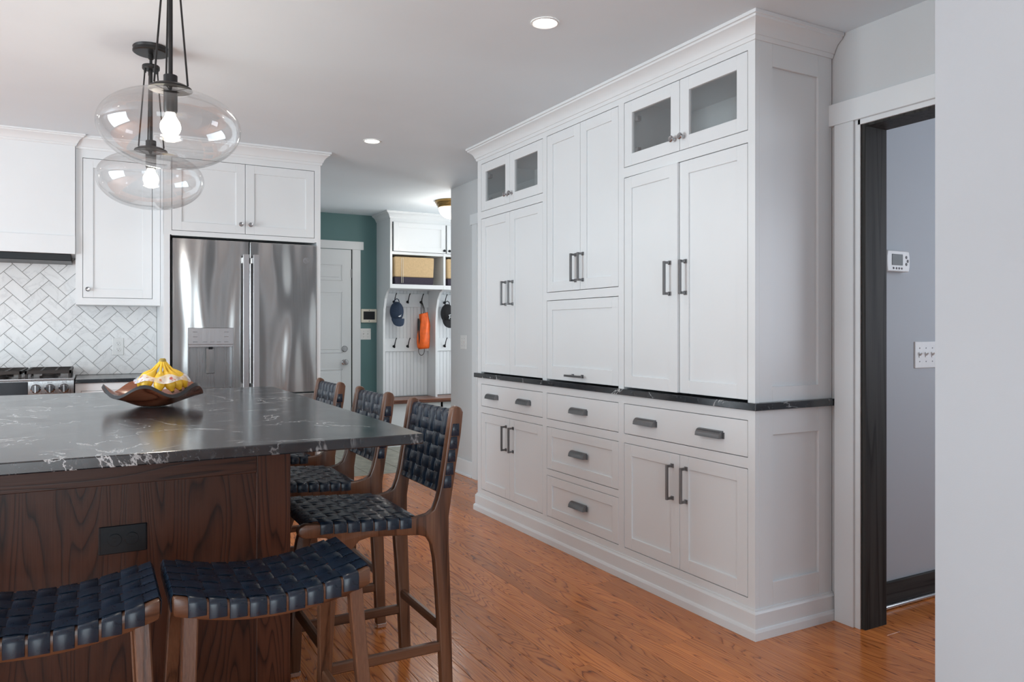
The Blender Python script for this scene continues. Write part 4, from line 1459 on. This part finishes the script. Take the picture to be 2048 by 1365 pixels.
kp = thing('alarm_keypad', 'cream framed alarm panel with dark screen on the teal wall', 'alarm panel', (2.546, TY, 1.353))
MB().box(-0.085, 0.085, -0.022, 0, -0.072, 0.072).build('case', M['cream'], kp, bev=0.008, segs=2)
MB().box(-0.062, 0.062, -0.0235, -0.02, -0.04, 0.046).build('screen', M['screen'], kp)
MB().lathe([(0.006, -0.021), (0.006, -0.0235)], (0, 0, -0.056), 14, 'y').build('button', M['button'], kp)
MB().lathe([(0.004, -0.021), (0.004, -0.0235)], (0, 0, 0.058), 14, 'y').build('lens', M['black'], kp)
sw = thing('light_switch', 'white switch plate beside the door casing on the teal wall', 'light switch', (2.514, TY, 1.160))
plate(sw, 0.116, 0.118, M['plastic'])
toggles(sw, 2, 0.046, M['plastic'])

# ------------------------------------------------------------------ mudroom locker unit
lk = thing('locker_bench', 'white built-in mudroom locker with cubbies, coat hooks and wooden bench', 'locker', (2.635, MUD_Y, 0))
side = [(-0.002, 0.0), (-0.225, 0.0), (-0.225, 1.30), (-0.240, 1.42), (-0.278, 1.53), (-0.340, 1.60), (-0.415, 1.628), (-0.440, 1.63), (-0.440, 2.36), (-0.002, 2.36)]
DIV = (0.0, 0.590, 1.180, 1.770)
for dx in DIV:
    MB().prism(side, 'x', dx, dx + 0.024).build('side_board', M['cab'], lk, bev=0.001)
for i in range(3):
    a, b_ = DIV[i] + 0.024, DIV[i + 1]
    MB().box(a, b_, -0.438, -0.012, 1.63, 1.672).build('cubby_floor', M['cab'], lk)
    MB().box(a, b_, -0.438, -0.012, 1.978, 2.006).build('cubby_top', M['cab'], lk)
    mb = MB()
    shaker(mb, a + 0.008, b_ + 0.016, 2.008, 2.306, y=-0.462, rail=0.052)
    d = mb.build('cabinet_door', M['cab'], lk, bev=0.001)
    knob(d, (b_ - 0.008) if i % 2 == 0 else (a + 0.028), 2.034, -0.462, M['black'], 0.013)
    MB().box(a, b_, -0.440, -0.012, 2.306, 2.36).build('top_rail', M['cab'], lk)
    # beadboard back with grooves
    mb = MB()
    x = a
    while x < b_ - 0.002:
        x1 = min(x + 0.040, b_)
        mb.box(x, x1 - 0.004, -0.016, -0.006, 0.49, 1.63)
        x = x1
    mb.box(a, b_, -0.010, -0.003, 0.49, 1.63)
    mb.build('beadboard_back', M['cab'], lk)
    for z0, z1 in ((1.452, 1.598), (0.972, 1.112)):
        rb = MB().box(a, b_, -0.032, -0.016, z0, z1).build('hook_rail', M['cab'], lk, bev=0.002)
        for k in range(3):
            hx = a + 0.165 + (k - 0) * 0.155 - 0.0
            hz = z0 + 0.075
            mb = MB().lathe([(0.015, -0.032), (0.015, -0.036), (0.011, -0.040), (0.004, -0.041)], (hx, 0, hz - 0.02), 14, 'y')
            mb.tube([(hx, -0.038, hz - 0.02), (hx, -0.055, hz - 0.012), (hx + 0.002, -0.066, hz + 0.02), (hx + 0.006, -0.075, hz + 0.05), (hx + 0.010, -0.088, hz + 0.070)], [0.006, 0.006, 0.005, 0.0045, 0.006], 8)
            mb.tube([(hx, -0.04, hz - 0.025), (hx, -0.058, hz - 0.034), (hx, -0.064, hz - 0.022)], [0.0055, 0.005, 0.006], 8)
            mb.build('coat_hook', M['black'], rb, smooth=0.8)
MB().box(DIV[-1] + 0.02, DIV[-1] + 0.03, -0.2, -0.01, 0.4, 2.0).build('end_filler', M['cab'], lk)
MB().sweep([(0.0, -0.002), (0.0, -0.440), (1.795, -0.440)], [(o_ * 0.85, 2.345 + z_ / 0.089 * (CEIL - 0.0005 - 2.345)) for o_, z_ in CROWN]).build('crown_moulding', M['cab'], lk, smooth=0.45)
bt = [(-0.055, -0.24), (-0.05, -0.34), (-0.02, -0.395), (0.06, -0.415), (1.79, -0.415), (1.79, -0.018), (0.026, -0.018), (0.026, -0.226), (-0.004, -0.226)]
MB().prism(bt, 'z', 0.442, 0.482).build('bench_top', M['bench'], lk, bev=0.005)
mb = MB()
for dx in DIV:
    mb.box(dx, dx + 0.024, -0.37, -0.225, 0.0, 0.442)
mb.box(0.024, 1.77, -0.37, -0.35, 0.37, 0.442).box(0.024, 1.77, -0.37, -0.35, 0.0, 0.09).box(0.024, 0.566, -0.368, -0.352, 0.09, 0.37)
mb.build('bench_base', M['cab'], lk)

# storage bins in the cubbies
for i, lab in ((0, 'tan canvas storage bin with navy bottom in the locker cubby near the teal wall'), (1, 'tan canvas storage bin with navy bottom in the next locker cubby beside the grey wall')):
    r = thing('storage_bin', lab, 'storage bin', (2.635 + DIV[i] + 0.024, MUD_Y, 1.6725), 0, 'canvas bins in the locker cubbies')
    X0, X1, Y0, Y1 = 0.028, 0.470, -0.425, -0.06

    def tap(z, e):
        return [(X0 + e, Y0 + e, z), (X1 - e, Y0 + e, z), (X1 - e, Y1 - e, z), (X0 + e, Y1 - e, z)]
    for nm, za_, ea, zb_, eb, mt in (('bottom_band', 0.001, 0.012, 0.075, 0.006, 'canvas_navy'), ('canvas_body', 0.075, 0.006, 0.285, 0.0, 'canvas')):
        mb = MB()
        lo_ = [mb.bm.verts.new(p) for p in tap(za_, ea)]
        hi_ = [mb.bm.verts.new(p) for p in tap(zb_, eb)]
        for k in range(4):
            mb.bm.faces.new((lo_[k], lo_[(k + 1) % 4], hi_[(k + 1) % 4], hi_[k]))
        mb.bm.faces.new(lo_[::-1])
        mb.bm.faces.new(hi_)
        mb.build(nm, M[mt], r, bev=0.014 if nm == 'canvas_body' else 0.004, segs=2)
    for hx in (X0 - 0.002, X1 + 0.002):
        MB().tube([(hx, -0.30, 0.19), (hx + (0.012 if hx > 0.2 else -0.012), -0.27, 0.165), (hx + (0.012 if hx > 0.2 else -0.012), -0.22, 0.165), (hx, -0.19, 0.19)], 0.007, 8).build('handle', M['cord'], r, smooth=0.8)
    for sx_ in (X0 + 0.075, X0 + 0.092):
        MB().box(sx_, sx_ + 0.003, Y0 - 0.0015, Y0 + 0.006, 0.015, 0.275).build('seam', M['cream'], r)


# caps, drawstring bag
def cap(x, z, mat, label, logo):
    r = thing('baseball_cap', label, 'cap', (x, MUD_Y - 0.115, z), 0, 'caps hung on the locker hooks')
    mb = MB().ellipsoid((0, 0, 0.0), (0.075, 0.062, 0.105), 24, 16)
    mb.build('crown', mat, r, smooth=1.2)
    for a in (-50, 0, 50):
        s_ = math.sin(math.radians(a))
        pts = [(0.0755 * s_ * math.sin(t), -0.0625 * math.sin(t) * math.cos(math.radians(a)), 0.1055 * math.cos(t)) for t in [PI * k / 14 for k in range(2, 12)]]
        MB().tube(pts, 0.0012, 5).build('seam', mat, r)
    mb = MB()
    rows = []
    for i in range(5):
        t = i / 4
        rows.append([(0.072 * math.sin(a) * (1 - 0.18 * t * t), -0.035 - 0.030 * math.cos(a) - 0.018 * t, -0.075 - 0.085 * t * (0.55 + 0.45 * math.cos(a))) for a in [math.radians(-85 + 170 * k / 14) for k in range(15)]])
    for off in (0.0, 0.004):
        V = [[mb.bm.verts.new((p[0], p[1] + off, p[2])) for p in row] for row in rows]
        for i in range(4):
            for k in range(14):
                mb.bm.faces.new((V[i][k], V[i][k + 1], V[i + 1][k + 1], V[i + 1][k]))
    mb.build('brim', mat, r, smooth=1.2)
    MB().tube([(-0.03, 0.0, 0.09), (-0.02, -0.004, 0.125), (0.0, -0.005, 0.137), (0.02, -0.004, 0.125), (0.03, 0.0, 0.09)], 0.005, 8).build('back_strap', mat, r, smooth=0.8)
    if logo == 'swoosh':
        MB().prism([(-0.005, -0.052), (0.012, -0.045), (0.034, -0.034), (0.016, -0.050), (0.036, -0.049), (0.008, -0.058)], 'y', -0.0605, -0.052).build('logo', M['print'], r)
    else:
        lg = MB().tube([(-0.004, -0.064, -0.062), (0.0, -0.0655, -0.036), (0.004, -0.066, -0.018)], 0.0035, 6)
        lg.tube([(-0.012, -0.0645, -0.022), (0.006, -0.066, -0.014), (0.026, -0.063, -0.017), (0.030, -0.062, -0.030), (0.018, -0.0635, -0.041), (0.0, -0.065, -0.042)], 0.0035, 6)
        lg.build('logo', M['print'], r, smooth=0.8)
    return r


cap(2.826, 1.400, M['cap_navy'], 'navy baseball cap hanging on the first locker hook', 'swoosh')
cap(3.412, 1.385, M['cap_black'], 'black baseball cap with white letter hanging behind the locker divider', 'letter')

bg = thing('drawstring_bag', 'bright orange drawstring bag hanging from a locker hook by black cord', 'bag', (3.118, MUD_Y - 0.155, 0))
mb = MB()
rings = []
for i in range(19):
    t = i / 18
    z = 1.385 - 0.385 * t
    w = 0.046 + 0.024 * math.sin(PI * min(1, t * 1.15) * 0.55) if t < 0.95 else 0.058
    dpt = 0.030 + 0.024 * math.sin(PI * t) if t < 0.97 else 0.018
    ring = []
    for k in range(28):
        a = 2 * PI * k / 28
        wr = 1 + 0.08 * math.sin(5 * a + 6 * t) + 0.06 * math.sin(9 * a - 9 * t) * (1 - t)
        ring.append(mb.bm.verts.new((w * math.cos(a) * wr + 0.006 * math.sin(7 * t), dpt * math.sin(a) * wr, z + 0.012 * math.cos(a) * (1 if i < 3 else 0.3))))
    rings.append(ring)
for i in range(18):
    for k in range(28):
        mb.bm.faces.new((rings[i][k], rings[i][(k + 1) % 28], rings[i + 1][(k + 1) % 28], rings[i + 1][k]))
mb.bm.faces.new(rings[0])
mb.bm.faces.new(rings[-1][::-1])
mb.build('bag_body', M['orange'], bg, smooth=1.3)
MB().prism([(-0.066, 1.33), (-0.050, 1.30), (-0.052, 1.12), (-0.062, 1.05), (-0.070, 1.15)], 'y', -0.03, 0.015).build('side_mesh', M['cord'], bg, bev=0.004)
for dx in (-0.032, -0.008, 0.012):
    MB().tube([(dx, -0.012, 1.375), (dx * 0.8 - 0.004, -0.005, 1.43), (0.0 + dx * 0.25, 0.05, 1.50), (0.010, 0.078, 1.548)], 0.0062, 7, flat=(1.0, 0.5)).build('cord', M['cord'], bg, smooth=0.9)
MB().tube([(-0.05, 0.0, 1.02)] + [(-0.030 + 0.034 * math.cos(a), -0.01, 0.985 + 0.055 * math.sin(a)) for a in [PI + PI * k / 10 for k in range(11)]] + [(0.008, 0.0, 1.02)], 0.0035, 6).build('cord_loop', M['cord'], bg, smooth=0.9)
